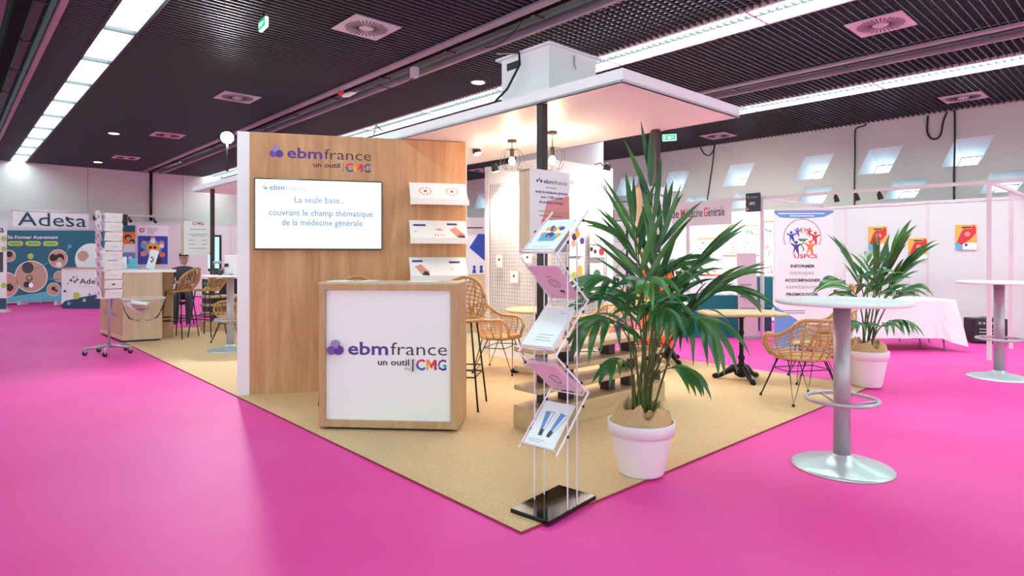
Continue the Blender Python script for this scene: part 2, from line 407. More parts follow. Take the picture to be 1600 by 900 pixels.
downl(153, 253, 'round downlight close to the left hall wall')
def exits(px, py, z, wd, rz, label):
    p = fl(px, py, z); o = thing('exit_sign', label, 'exit sign', p, rz)
    part('case', MB().box(-wd/2, wd/2, -.02, .02, -wd*.24, wd*.24), M['exitw'], o, .01)
    part('green_panel', MB().box(-wd*.46, wd*.46, -.026, .0, -wd*.2, wd*.2), M['exit'], o)
    fg = MB(); fg.box(-wd*.1, wd*.12, -.03, -.026, -wd*.1, wd*.06); fg.prism([(wd*.2, 0), (wd*.3, wd*.06), (wd*.3, -wd*.06)], -.03, -.026); fg.box(-wd*.36, -wd*.3, -.03, -.026, -wd*.12, wd*.12)
    part('running_figure', fg, M['exitw'], o)
    part('hanger', MB().tube([(0, 0, wd*.24), (0, 0, H-z)], .008), M['black'], o)
exits(412, 38, 4.06, .25, R(-52), 'green glowing exit sign hanging in the upper left ceiling')
exits(1046, 215, 4.0, .3, R(-20), 'green glowing exit sign hanging behind the right canopy corner')
# things on the tracks
p = uv(5.12, 7.7, H-.14); single('junction_box', MB().box(-.05, .05, -.05, .05, -.02, .13), M['vent'], 'small white junction box hanging under the ceiling track', 'junction box', p, GA, bevel=.006)
p0 = uv(5.12, 7.7, H-.15); p1 = uv(5.15, 8.8, H-.02); p2 = uv(5.3, 6.3, H-.02)
def sag(a, b, d, n=12): return [a.lerp(b, i/n)-Vector((0, 0, d*4*(i/n)*(1-i/n))) for i in range(n+1)]
c_ = MB(); c_.tube(sag(p0, p1, .12), .008); c_.tube(sag(p2, uv(5.0, 5.2, H), .1), .008)
single('track_cable', c_, M['cable'], 'black cable looping from the white box along the ceiling track', 'cable')
p = fl(533, 146, H-.05); t_ = MB(); t_.lathe([(0, -.05), (.05, -.03), (.07, .02), (.03, .06)], 12); t_.tube([(0, 0, 0), (.16, .05, .04), (.24, .05, .09)], [.05, .04, .02], 6)
o = thing('crumpled_banner', 'crumpled red and white scrap caught on the ceiling track', 'scrap', p); part('red_piece', MB().lathe([(0, -.05), (.06, -.02), (.05, .04), (0, .06)], 7), M['red'], o)
part('white_piece', MB().tube([(.02, 0, -.04), (.1, .06, 0), (.2, .1, .06), (.26, .1, .1)], [.03, .05, .04, .02], 6), M['white'], o)
# cables down the right wall
def wcable(pts, label, r=.014):
    q = []
    for px, py in pts:
        kk = (px-800)/F; D = (UW-.03)/(kk*CU+SU); q.append(Vector((kk*D, D, K+(400-py)*D/F)))
    # smooth
    s = []
    for i in range(len(q)-1):
        a, b, c, d = q[max(i-1, 0)], q[i], q[i+1], q[min(i+2, len(q)-1)]
        for j in range(5):
            t = j/5; s.append(.5*((2*b)+(c-a)*t+(2*a-5*b+4*c-d)*t*t+(3*b-a-3*c+d)*t*t*t))
    s.append(q[-1]); single('wall_cable', MB().tube(s, r, 5), M['cable'], label, 'cable')
wcable([(1354, 193), (1350, 197), (1341, 199), (1336, 206), (1336, 240), (1335, 290), (1335, 322)], 'black cable hanging straight down the right wall between two niches')
wcable([(1491, 172), (1492, 180), (1492, 220), (1491, 270), (1491, 314)], 'black cable hanging in front of the large niche on the right wall', .018)
wcable([(1450, 181), (1449, 205), (1455, 216), (1463, 217), (1470, 210), (1474, 190), (1480, 175)], 'slack black cable loop hanging from the ceiling over the right wall', .018)
wcable([(1116, 226), (1114, 250), (1109, 285), (1105, 312)], 'thin black cable dropping beside the loops near the swirl vent')
wcable([(1094, 230), (1100, 240), (1107, 243), (1113, 238), (1117, 228)], 'small drooping loops of black cable beside the swirl vent')
def lcable(px, y0, y1, label):
    kk = (px-800)/F; D = (VW-.04)/(-kk*SU+CU); z = lambda y: K+(400-y)*D/F
    single('wall_cable', MB().tube([(kk*D, D, z(y0)), (kk*D, D, z(y1))], .045, 5), M['cable'], label, 'cable')
lcable(236, 270, 345, 'thick black conduit running down the left hall wall')
# ================================================================ MAIN STAND
# carpet of the stand
rug = thing('sisal_rug', 'large beige sisal rug under the whole exhibition stand', 'rug', (0, 0, 0), GA)
part('weave', MB().box(2.14, 7.3, 2.26, 13.05, 0, .012), M['sisal'], rug)
ed = MB(); ed.box(2.134, 2.14, 2.254, 13.05, 0, .011); ed.box(2.14, 7.3, 2.254, 2.26, 0, .011); part('hem', ed, M['hem'], rug)
# ---- logo
def logo(parent, f, y, circ, ebm, fr, base, xh, tops_, uno, du, bar, cmg, sub, white=False):
    pass
def ebmlogo(par, x0, x1, zb, y=-.001, full=True, cream=False):
    """x0..x1 from first circle to last letter; zb baseline of 'ebmfrance'"""
    W = x1-x0; u = W/195.0          # photograph units of the counter logo
    r = 12.2*u; cy = [(12.2, 8.5, 'purple2'), (22.6, 8.5, 'purple'), (17.4, 22.5-1.5, 'purple2')]
    for i, (a, b, c) in enumerate(((12, 7, 'purple3'), (17.5, 16.5, 'purple2'), (23.5, 7, 'purple'))):
        part('logo_circle', MB().disc(x0+(a-5)*u, zb+b*u, 7.2*u, y-.0004*(i+1), 0, 24), M[c], par)
    text(par, 'ebm', x0+32.5*u, x0+99*u, zb, 20*u, M['purple'], y, .02)
    text(par, 'france', x0+103*u, x1, zb, 20*u, M['plum'], y, -.004)
    if full:
        text(par, 'un outil', x0+82*u, x0+133.5*u, zb-16.5*u, 9.5*u, M['plum'], y, .02)
        text(par, 'du', x0+125.5*u, x0+135*u, zb-24.5*u, 6*u, M['grey'], y)
        part('logo_bar', MB().box(x0+139.6*u, x0+140.4*u, y, 0, zb-26*u, zb-6*u), M['plum'], par)
        cmg(par, x0+144.5*u, x0+194*u, zb-23.5*u, 16.5*u, y)
def cmg(par, x0, x1, zb, cap, y=-.001):
    W = x1-x0
    text(par, 'C', x0, x0+.3*W, zb, cap, M['cmgC'], y, .028); text(par, 'G', x0+.71*W, x1, zb, cap, M['cmgG'], y, .026)
    mx, mw = x0+.335*W, .345*W
    for i, (pl, m_) in enumerate(((((0, 0), (.25, 0), (.25, 1), (0, 1)), 'yellow'), (((.75, 0), (1, 0), (1, 1), (.75, 1)), 'crimson'), (((.0, 1), (.27, 1), (.62, .36), (.5, .12)), 'orange'), (((1, 1), (.73, 1), (.38, .36), (.5, .12)), 'red'))):
        part('letter_stroke', MB().prism([(mx+a_*mw, zb+b_*cap) for a_, b_ in pl], y-.0004*i, y+.0006), M[m_], par)
# ---- oak partition
a = R(15.5); f = Fc(fl(390, 619), a)
pw = thing('display_partition', 'tall freestanding oak-faced partition carrying the lilac logo, screen and brochure shelves', 'partition', (f.p.x, f.p.y, .012), a)
f.p.z = .012
w1 = f.S(728) if hasattr(f, 'S') else f.s(728); HP = 2.63
part('core', MB().box(-.115, w1+.012, .012, .30, 0, HP), M['white'], pw)
part('oak_facing', MB().box(0, w1, 0, .013, 0, HP), M['woodwall'], pw)
part('edge_strip', MB().box(-.115, -.002, .0, .013, 0, HP), M['white'], pw)
z = f.z
x0 = f.s(421); x1 = f.s(580); ebmlogo(pw, x0, x1, f.z(505, 248.5), -.0015)
# shelves
for i, (yt, yb, yl) in enumerate(((285, 313, 321), (344, 372.5, 381), (402, 430, 439))):
    s0, s1 = f.s(639), f.s(727); zt = f.z(640, yt); zb_ = f.z(642, yl)+.0
    fz = Fc(f.p, a)
    sh = part('brochure_shelf', MB().add([(s0, -.001, zt), (s1, -.001, zt), (s1, -.17, zb_+.04), (s0, -.17, zb_+.04), (s0, -.001, zt-.02), (s1, -.001, zt-.02), (s1, -.17, zb_+.01), (s0, -.17, zb_+.01)],
        [(0,3,2,1),(4,5,6,7),(0,1,5,4),(1,2,6,5),(2,3,7,6),(3,0,4,7)]), M['whitegloss'], pw)
    part('lip', MB().box(s0-.005, s1+.005, -.19, -.17, zb_-.0, zb_+.062), M['white'], sh)
    part('bracket', MB().prism([(0, 0), (.0, 0), (0, 0)], 0, 0) if 0 else MB().box(s0+.02, s0+.03, -.15, 0, zb_+.0, zb_+.02).box(s1-.03, s1-.02, -.15, 0, zb_, zb_+.02), M['white'], sh)
    # leaflets lying on the sloping shelf
    dz = zt-(zb_+.04); L = math.hypot(dz, .169); th = math.atan2(dz, .169)
    def leaflet(u0, u1, label, kind):
        o = thing('leaflet', label, 'leaflet', pw.matrix_basis @ Vector((0, 0, 0)), 0, None)
        o.matrix_basis = Matrix.Translation(f.p) @ Matrix.Rotation(a, 4, 'Z') @ Matrix.Translation((s0, -.164, zb_+.046)) @ Matrix.Rotation(-(math.pi/2-th), 4, 'X')
        part('sheet', MB().box(u0, u1, -.003, 0, 0.0, L*.9), M['paper'], o)
        if kind == 'wheel':
            for j in range(10):
                g = 2*math.pi*j/10; part('print', MB().disc((u0+u1)/2+.06*math.cos(g), L*.5+.05*math.sin(g), .011, -.0036, -.002, 8), M['salmon'], o)
            part('print', MB().disc((u0+u1)/2, L*.5, .017, -.0036, -.002, 10), M['red'], o)
        elif kind == 'bar':
            part('print', MB().box(u0+.02, u1-.06, -.0036, -.002, L*.66, L*.76), M['purple'], o); part('print', MB().box(u0+.03, u0+.05, -.0036, -.002, L*.36, L*.4), M['grey'], o)
        elif kind == 'photo':
            part('print', MB().box(u0+.01, u0+.12, -.0036, -.002, L*.72, L*.82), M['purple'], o)
            part('print', MB().prism([(u0+.03, L*.5), (u0+.1, L*.62), (u1-.01, L*.22), (u0+.1, L*.12)], -.0036, -.002), M['salmon'], o)
            part('print', MB().prism([(u0+.1, L*.1), (u0+.14, L*.3), (u1-.02, L*.18), (u1-.02, L*.06)], -.0036, -.002), M['hair'], o)
        elif kind == 'cmg':
            text(o, 'CMG', u0+.03, u1-.03, L*.45, .022, M['red'], -.0034, .03)
            for j, c in enumerate(('purple', 'red', 'grey', 'orange')): part('print', MB().disc(u0+.02+j*(u1-u0-.04)/3, L*.2, .008, -.0036, -.002, 8), M[c], o)
    wd = s1-s0
    nmz = ('top', 'middle', 'bottom')[i]
    if i == 0: leaflet(.03, wd/2-.01, 'leaflet with pale dotted wheel, left half of the top wall shelf', 'wheel'); leaflet(wd/2+.01, wd-.03, 'leaflet with pale dotted wheel, right half of the top wall shelf', 'wheel')
    if i == 1: leaflet(.02, wd*.38, 'leaflet with violet header bar on the middle wall shelf', 'bar'); leaflet(wd*.4, wd*.62, 'narrow white leaflet with red letters in the middle wall shelf centre', 'cmg'); leaflet(wd*.64, wd-.01, 'leaflet with hand photo at the right of the middle wall shelf', 'photo')
    if i == 2: leaflet(.02, wd*.36, 'leaflet with hand photo at the left of the bottom wall shelf', 'photo'); leaflet(wd*.66, wd-.01, 'leaflet with violet header bar at the right of the bottom wall shelf', 'bar')
# television
tv = thing('television', 'flat wall screen showing pale blue French slide on the oak partition', 'television', (f.p.x, f.p.y, .012), a)
s0, s1 = f.s(398), f.s(597); z0 = (f.z(398, 389.4)+f.z(597, 391.4))/2; z1 = (f.z(398, 278.5)+f.z(597, 285))/2
part('bezel', MB().box(s0, s1, -.055, -.012, z0, z1), M['blackgloss'], tv, .004)
part('screen', MB().box(s0+.012, s1-.012, -.058, -.05, z0+.014, z1-.012), emis('screen_white', (.95, .99, 1), .64), tv)
part('mount', MB().box(s0+.4, s1-.4, -.014, 0, z0+.15, z1-.15), M['black'], tv)
scr_b = emis('screen_blue', (.18, .32, .52), .62); scr_l = emis('screen_pale', (.5, .6, .72), .62)
g = f
text(tv, 'ebm', g.s(422), g.s(445.5), g.z(430, 297.5), .05, scr_b, -.059, .02); text(tv, 'france', g.s(447), g.s(479), g.z(430, 298), .05, scr_l, -.059)
for i in range(3): part('logo_circle', MB().disc(g.s(414+(i % 2)*3), g.z(415, 295-(i == 2)*3), .012, -.0592-.0002*i, -.058, 12), scr_l if i != 1 else scr_b, tv)
text(tv, 'La seule base...', g.s(461), g.s(539), g.z(500, 318), .062, scr_b, -.059, .006)
text(tv, 'couvrant le champ thématique', g.s(421), g.s(582), g.z(500, 338), .06, scr_b, -.059, .012)
text(tv, 'de la médecine générale', g.s(441), g.s(566), g.z(500, 353), .06, scr_b, -.059, .012)
# ---- reception counter
p0 = fl(498, 673); p1 = fl(715.4, 678); a = math.atan2(p1.y-p0.y, p1.x-p0.x); p0.z = .012; f = Fc(p0, a); W = (p1-p0).length; HC = 1.165; DC = .44
ct = thing('reception_counter', 'oak-framed reception counter with white front and lilac logo', 'counter', p0, a)
part('body', MB().box(.012, W-.012, .05, DC, .02, HC-.03), M['woodlight'], ct)
sd = MB(); sd.box(0, .055, 0, DC, .02, HC-.05); sd.box(W-.055, W, 0, DC, .02, HC-.05); part('side_panel', MB().box(0, .052, 0, DC, .02, HC), M['wood'], ct, .003); part('side_panel', MB().box(W-.06, W, 0, DC, .02, HC), M['wood'], ct, .003)
part('bottom_rail', MB().box(.05, W-.055, 0, .06, .02, .075), M['wood'], ct, .003)
part('top_rail', MB().box(.05, W-.055, 0, .06, HC-.05, HC-.002), M['wood'], ct, .003)
part('worktop', MB().box(-.002, W+.002, .0, DC+.01, HC-.003, HC+.012), M['woodlight'], ct, .003)
part('front_panel', MB().box(.05, W-.058, .03, .052, .07, HC-.045), M['white'], ct)
part('plinth', MB().box(.06, W-.06, .03, DC-.03, -.0, .022), M['black'], ct)
x0 = f.s(510.5); x1 = f.s(705.5); ebmlogo(ct, x0*1.03+.0, x1*.962, f.z(610, 555.5), .029)
for i, (u0, u1, v0) in enumerate(((.03, .2, .08), (.3, .42, .12), (.7, .95, .06))):
    single('flyer', MB().box(u0, u1, v0, v0+.2, 0, .006), M['paper'], ('white flyer on the left end of the oak counter top', 'small white flyer mid oak counter top', 'white flyer on the right end of the oak counter top')[i], 'flyer', (p0.x, p0.y, HC+.025), a)
# ---- rattan seats
def rattan(name, label, cat, loc, rz, zs=.42, top=None, stool=False, ra=.25, light=False, group=None):
    o = thing(name, label, cat, loc, rz, group); mt = M['rattanlight'] if light else M['rattan']
    pm_ = 62 if stool else 112
    def rimh(d):
        if stool: return zs+.38*math.cos(R(d)*1.2)**.5 if abs(d) < 70 else zs+.03
        x = abs(d); 
        if x < 35: return zs+.38
        if x < 80: return zs+.38-.16*(1-math.cos((x-35)/45*math.pi))/2
        return zs+.22-.0*(x-80)
    def rimr(d):
        x = abs(d); return (.30, .25)[stool]+(.05 if not stool and 60 < x < 100 else 0)
    def P_(d, s):
        r_ = ra+(rimr(d)-ra)*s+.05*math.sin(s*math.pi); h = zs+(rimh(d)-zs)*s
        lean = -.09*s*math.cos(R(d)) if abs(d) < 90 else 0
        return Vector((r_*math.sin(R(d)), -r_*math.cos(R(d))+lean, h))
    ds = [-pm_+2*pm_*i/24 for i in range(25)]
    rim = [P_(d, 1) for d in ds]
    if not stool:
        e0, e1 = rim[0], rim[-1]
        fr = [Vector((e0.x*1.02, e0.y+.06, e0.z-.04)), Vector((e0.x*.98, e0.y+.09, zs+.1)), Vector((-.2, ra*.75, zs))]
        fr2 = [Vector((-v.x, v.y, v.z)) for v in fr]
        rim = fr[::-1]+rim+fr2
    part('rim', MB().tube(rim, .017, 7), mt, o)
    rg = [Vector((ra*math.sin(2*math.pi*i/28), -ra*math.cos(2*math.pi*i/28), zs)) for i in range(28)]
    part('seat_ring', MB().tube(rg, .015, 6, True), mt, o)
    st = MB()
    for i in range(-9, 10):
        x = i*ra/9.6; y = math.sqrt(max(ra*ra-x*x, 0)); st.tube([(x, -y, zs+.003), (x, 0, zs-.008), (x, y, zs+.003)], .0085, 4)
    for i in range(-2, 3):
        y = i*ra/3; x = math.sqrt(ra*ra-y*y); st.tube([(-x, y, zs-.008), (x, y, zs-.008)], .007, 4)
    part('seat', st, mt, o)
    n = 7 if stool else 13
    for i in range(n):
        d = -pm_+2*pm_*i/(n-1); part('rib', MB().tube([P_(d, s) for s in (0, .25, .5, .75, 1)], .008, 5), mt, o)
    wv = MB(); nl = 9
    for j in range(1, nl):
        wv.tube([P_(d, j/nl) for d in ds], .0052, 4)
    if stool:
        for i in range(12):
            d = -pm_+2*pm_*(i+.5)/12; wv.tube([P_(d-6, 0.02), P_(d+6, .5), P_(d-6, .98)], .0045, 4)
    part('weave', wv, mt, o, kind='stuff')
    if stool:
        for sx in (-1, 1):
            for sy in (-1, 1): part('leg', MB().tube([(sx*.15, sy*.13, zs-.01), (sx*.23, sy*.21, 0)], .009, 6), M['black'], o)
        q = [(.195*sx, .175*sy, .3) for sx, sy in ((-1, -1), (1, -1), (1, 1), (-1, 1))]; part('foot_rest', MB().tube(q, .007, 6, True), M['black'], o)
        q = [(.185*sx, .165*sy, .36) for sx, sy in ((-1, -1), (1, -1), (1, 1), (-1, 1))]; part('foot_rest', MB().tube(q, .006, 6, True), M['black'], o)
    else:
        for sx in (-1, 1):
            for sy in (-1, 1):
                part('leg', MB().tube([(sx*.2, sy*.08, zs-.015), (sx*.27, sy*.25, .006), (sx*.1, sy*.19, zs-.015)], .0065, 6), M['black'], o)
                part('foot_cap', MB().lathe([(.013, 0), (.013, .02), (.008, .026)], 8, (sx*.27, sy*.25, 0)), M['black'], o)
        q = [(.21, .1, zs-.02), (.21, -.1, zs-.02), (.08, -.2, zs-.02), (-.08, -.2, zs-.02), (-.21, -.1, zs-.02), (-.21, .1, zs-.02), (-.08, .2, zs-.02), (.08, .2, zs-.02)]
        part('seat_frame', MB().tube(q, .006, 6, True), M['black'], o)
        q = [(.225, .13, zs-.12), (.225, -.13, zs-.12), (-.225, -.13, zs-.12), (-.225, .13, zs-.12)]; part('stretcher', MB().tube(q, .005, 6, True), M['black'], o)
    return o
zc = .012
rattan('rattan_armchair', 'rattan tub armchair on black hairpin legs, back to the camera, beside the grey bar table', 'armchair', (2.80, 5.98, zc), R(12), group='rattan armchairs')
rattan('rattan_armchair', 'rattan armchair seen through the weave of the nearer one, right of the cast-iron table', 'armchair', (3.38, 6.85, zc), R(75), light=True, group='rattan armchairs')
rattan('rattan_armchair', 'rattan armchair standing left of the round table, in front of the white storage box', 'armchair', (-.14, 7.48, zc), R(70-180), group='rattan armchairs')
rattan('rattan_armchair', 'rattan armchair behind the acrylic brochure stand, right of the round table', 'armchair', (.86, 7.25, zc), R(95), group='rattan armchairs')
rattan('rattan_armchair', 'rattan armchair behind the plank bench, half hidden by the big palm', 'armchair', (1.62, 7.7, zc), R(150), light=True, group='rattan armchairs')
rattan('rattan_stool', 'rattan bar stool behind the oak counter, its back showing left of centre', 'bar stool', (-1.56, 5.93, zc), R(180), .80, None, True, .2, group='rattan bar stools')
rattan('rattan_stool', 'rattan bar stool behind the right end of the oak counter', 'bar stool', (-.50, 5.72, zc), R(172), .80, None, True, .2, group='rattan bar stools')
# ---- posts and canopies
def post(u, v_, label, ph=2.65):
    single('canopy_post', MB().box(-.033, .033, -.033, .033, 0, ph-.012), M['pole'], label, 'post', uv(u, v_, zc), GA, bevel=.004)
post(3.63, 3.58, 'black square post carrying the canopy, with the poster box on it')
post(5.19, 3.54, 'black square post behind the tall palm under the right canopy')
post(3.68, 12.25, 'black square post of the far canopy, behind the white letter sign')
cp = thing('canopy', 'large flat white canopy over the near half of the stand', 'canopy', uv(3.58, 2.72, 2.65), GA)
part('deck', MB().box(0, 1.72, 0, 4.6, 0, .02), M['white'], cp)
part('fascia', MB().box(0, 1.72, 0, .02, .0, .1), M['white'], cp); part('fascia', MB().box(0, .02, .02, 4.6, .0, .1), M['white'], cp)
part('fascia', MB().box(1.70, 1.72, .02, 4.6, .0, .1), M['white'], cp); part('fascia', MB().box(.02, 1.7, 4.58, 4.6, .0, .1), M['white'], cp)
part('top_sheet', MB().box(.02, 1.7, .02, 4.58, .09, .1), M['white'], cp)
cp = thing('canopy', 'flat white canopy over the far half of the stand, left of the oak partition', 'canopy', uv(3.58, 8.7, 2.65), GA)
part('deck', MB().box(0, 1.72, 0, 4.4, 0, .02), M['white'], cp)
for b in ((0, 1.72, 0, .02), (0, .02, .02, 4.4), (1.7, 1.72, .02, 4.4), (.02, 1.7, 4.38, 4.4)): part('fascia', MB().box(*b, 0, .1), M['white'], cp)
part('top_sheet', MB().box(.02, 1.7, .02, 4.38, .09, .1), M['white'], cp)
# sign cube on the near canopy
def meet(p, d, px):      # distance from p along horizontal d until pixel column px
    kk = (px-800)/F; return (kk*p.y-p.x)/(d[0]-kk*d[1])
D = 5.6; pc = Vector(((858-800)/F*D, D, 2.75)); lv = meet(pc, (-SU, CU), 784); lu = meet(pc, (CU, SU), 931); zt = K+334*D/F-2.75
bx = thing('canopy_box', 'plain white box standing on top of the near canopy', 'box', pc, GA)
part('shell', MB().box(0, lu, 0, lv, 0, zt-.02), M['white'], bx); part('top_flange', MB().box(-.03, lu+.03, -.03, lv+.06, zt-.02, zt), M['white'], bx)
part('nameplate', MB().box(-.006, 0, lv-.25, lv-.08, zt-.14, zt-.07), M['black'], bx)
part('clamp', MB().tube([(lu*.5, -.01, zt-.05), (lu*.5, -.01, zt-.13), (lu*.54, -.01, zt-.17)], .006, 5), M['steel'], bx)
pc2 = bx.matrix_basis
q = [Vector(t) for t in ((0-.02, lv+.05, zt+.06), (-.04, lv*.55, zt-.02), (-.06, lv*.5, zt-.14), (-.1, lv*.7, zt-.35), (-.14, lv*1.1, zt-.52), (-.1, lv*1.5, .12), (.1, lv*1.6, .02))]
Mx = Matrix.Translation(pc) @ Matrix.Rotation(GA, 4, 'Z')
single('canopy_cable', MB().tube([Mx @ t for t in q], .012, 5), M['cable'], 'black cable hanging over the white box down to the canopy', 'cable')
single('canopy_wire', MB().tube([uv(3.57, 6.0, 2.78), uv(3.55, 6.1, 2.86), uv(3.6, 6.25, 2.76)], .006, 5), M['cable'], 'thin wire curling over the canopy edge above the partition', 'cable')
# ---- poster boxes on posts
def posterbox(loc, zlo, zhi, wd, dp, label, full):
    o = thing('poster_box', label, 'sign', (loc[0], loc[1], zlo), GA)
    h = zhi-zlo
    part('oak_frame', MB().box(0, .02, 0, dp, 0, h).box(wd-.02, wd, 0, dp, 0, h).box(0, wd, .004, dp, 0, .02).box(0, wd, .004, dp, h-.02, h), M['woodlight'], o)
    part('face_panel', MB().box(0.002, wd-.002, -.004, .004, 0, h), M['white'], o)
    return o, h
D = 4.62; pc = Vector(((827.6-800)/F*D, D, 0)); wd = meet(pc, (CU, SU), 889.5); dp = -meet(pc, (-SU, CU), 811)
dp = abs(dp)
o, h = posterbox(pc, 1.42, K+137.5*D/F, wd, dp, 'white poster box with lilac logo and pink print strapped to the near black post', 1)
y = -.005
for i, (t, zz, cp_, b, c, fr) in enumerate((('ebmfrance', 0, 0, 0, 0, 0),)): pass
part('print', MB().prism([(wd*.42, h*.63), (wd*.62, h*.66), (wd-.003, h*.72), (wd-.003, .01), (wd*.03, .01), (wd*.03, h*.2), (wd*.2, h*.22)], y-.0002, y+.003), M['salmon'], o)
part('print', MB().box(wd*.1, wd*.92, y-.0006, y+.002, .01, h*.22), M['grey'], o)
part('print', MB().box(wd*.1, wd*.92, y-.0009, y+.002, h*.22, h*.27), M['red'], o)
for i in range(3): part('logo_circle', MB().disc(wd*(.17+.05*i), h*(.86+(.02 if i == 1 else 0)), .011, y-.0006-.0002*i, y, 14), M[('purple3', 'purple2', 'purple')[i]], o)
text(o, 'ebm', wd*.33, wd*.58, h*.84, .032, M['purple'], y-.0005, .018); text(o, 'france', wd*.6, wd*.93, h*.84, .032, M['plum'], y-.0005)
text(o, 'ce stand', wd*.35, wd*.65, h*.94, .014, M['grey'], y-.0005) if 0 else None
text(o, 'toute la médecine générale', wd*.12, wd*.94, h*.72, .021, M['purple'], y-.0005, .02)
text(o, 'avec +1000 guides', wd*.26, wd*.8, h*.66, .02, M['purple'], y-.0005, .02)
text(o, 'de pratique clinique', wd*.22, wd*.83, h*.60, .021, M['purple'], y-.0005, .02)
for i in range(3): part('print', MB().box(wd*(.2+.03*i), wd*(.82-.02*i), y-.0008, y, h*(.50-.055*i), h*(.50-.055*i)+.006), M[('grey', 'red', 'red')[i]], o)
part('print', MB().box(wd*.38, wd*.66, -.0055, -.003, h*.785, h*.797), M['grey'], o)
D = 5.92; pc = Vector(((1006-800)/F*D, D, 0)); wd2 = meet(pc, (CU, SU), 1050); dp2 = abs(meet(pc, (-SU, CU), 994))
o, h = posterbox(pc, 1.42, K+111*D/F, wd2, dp2, 'poster box with oak side on the post behind the palm', 0)
text(o, 'ebmfrance', wd2*.18, wd2*.9, h*.86, .03, M['purple'], -.006, .02)
part('print', MB().disc(wd2*.25, h*.68, .03, -.006, -.003, 16), M['salmon'], o)
for i in range(6): part('print', MB().box(wd2*.4, wd2*(.8-.03*(i % 2)), -.0055, -.003, h*(.72-.08*i), h*(.72-.08*i)+.008), M['grey'], o)
# ---- storage box with wire grids
sb = thing('storage_cabin', 'white cabin of the stand hung with wire grids, under pendant lamps', 'cabin', uv(5.64, 5.53, zc), GA)
part('wall_panel', MB().box(0, 1.41, 0, .03, 0, 2.64), M['white'], sb); part('wall_panel', MB().box(0, .03, .03, 1.16, 0, 2.64), M['white'], sb)
part('wall_panel', MB().box(1.38, 1.41, .03, 1.16, 0, 2.64), M['white'], sb); part('wall_panel', MB().box(.03, 1.38, 1.13, 1.16, 0, 2.64), M['white'], sb)
part('corner_trim', MB().box(-.006, .0, 1.10, 1.165, 0, 2.645), M['post'], sb)
def grid(par, L, z0, z1, ax, label):
    o = thing('wire_grid', label, 'wire grid', uv(5.64, 5.53, zc), GA, 'wire grids on the white cabin'); mb = MB()
    n = int(L/.05)
    for i in range(n+1):
        s = .12+i*.05
        mb.tube([(s, -.03, z0), (s, -.03, z1)] if ax == 0 else [(-.03, s, z0), (-.03, s, z1)], .0032, 3)
    j = 0
    while z0+j*.05 <= z1+.001:
        zz = z0+j*.05; mb.tube([(.12, -.034, zz), (.12+n*.05, -.034, zz)] if ax == 0 else [(-.034, .12, zz), (-.034, .12+n*.05, zz)], .0032, 3); j += 1
    part('wires', mb, M['steel'], o, kind='stuff')
    fr = [(.12, -.03, z0), (.12+n*.05, -.03, z0), (.12+n*.05, -.03, z1), (.12, -.03, z1)]
    if ax: fr = [(b, a_, c_) for a_, b, c_ in fr]
    part('frame', MB().tube(fr, .006, 5, True), M['steel'], o)
    hk = MB()
    for s in (.2, .2+n*.05-.2):
        for zz in (z0+.2, z1-.1): hk.tube([(s, -.03, zz), (s, 0, zz)] if ax == 0 else [(-.03, s, zz), (0, s, zz)], .006, 5)
    part('hook', hk, M['steel'], o)
grid(sb, 1.15, .35, 2.38, 0, 'dark wire grid on the right face of the white cabin, hung with packets')
grid(sb, .92, .35, 2.38, 1, 'wire grid on the glaring left face of the white cabin')
fr_ = Fc(uv(5.64, 5.53-.05, zc), GA)
def packet(px0, px1, y0, y1, label, items, mat='paper'):
    s0, s1 = fr_.s(px0), fr_.s(px1); za, zb = fr_.z((px0+px1)/2, y1), fr_.z((px0+px1)/2, y0)
    o = thing('packet', label, 'packet', (fr_.p.x, fr_.p.y, zc), GA, 'packets on the wire grid')
    part('card', MB().box(s0, s1, -.012, 0, za, zb), M[mat], o); w_ = s1-s0; h_ = zb-za
    part('hook', MB().tube([((s0+s1)/2, .02, zb-.01), ((s0+s1)/2, -.05, zb-.01)], .004, 5), M['steel'], o)
    for (a_, b, c, d, m_) in items: part('print', MB().disc(s0+a_*w_, za+b*h_, c, -.014-d*.001, -.01, 12), M[m_], o)
packet(889, 913, 352, 400, 'packet with plum, orange and blue blobs on the right wire grid', [(.3, .62, .05, 0, 'plum'), (.5, .72, .05, 1, 'orange'), (.8, .5, .045, 2, 'purple'), (.25, .4, .045, 1, 'salmon'), (.45, .85, .035, 0, 'purple3')])
packet(921, 943, 351, 382, 'white packet with fine print high on the right wire grid', [(.3, .2, .02, 0, 'salmon'), (.7, .2, .02, 0, 'grey')])
packet(921, 943, 384, 402, 'small packet with red heart print on the right wire grid', [(.8, .5, .055, 0, 'red'), (.35, .5, .03, 0, 'plum'), (.1, .7, .03, 1, 'hair')])
packet(889, 911, 404, 448, 'packet of yellow and lime shapes on the right wire grid', [(.7, .6, .06, 0, 'yellow'), (.75, .35, .06, 1, 'yellow'), (.3, .4, .05, 0, 'lime')])
packet(921, 942, 411, 459, 'packet with pale green shape low on the right wire grid', [(.5, .6, .08, 0, 'green')])
fl_ = Fc(uv(5.64-.05, 5.53+1.16, zc), GA-math.pi/2)
def lpacket(px0, px1, y0, y1, label):
    s0, s1 = fl_.s(px0), fl_.s(px1); za, zb = fl_.z((px0+px1)/2, y1), fl_.z((px0+px1)/2, y0)
    o = thing('packet', label, 'packet', (fl_.p.x, fl_.p.y, zc), GA-math.pi/2, 'packets on the wire grid'); part('card', MB().box(s0, s1, -.012, 0, za, zb), M['paper'], o)
    part('print', MB().disc((s0+s1)/2, za+(zb-za)*.6, .02, -.014, -.01, 8), M['darkgrey'], o)
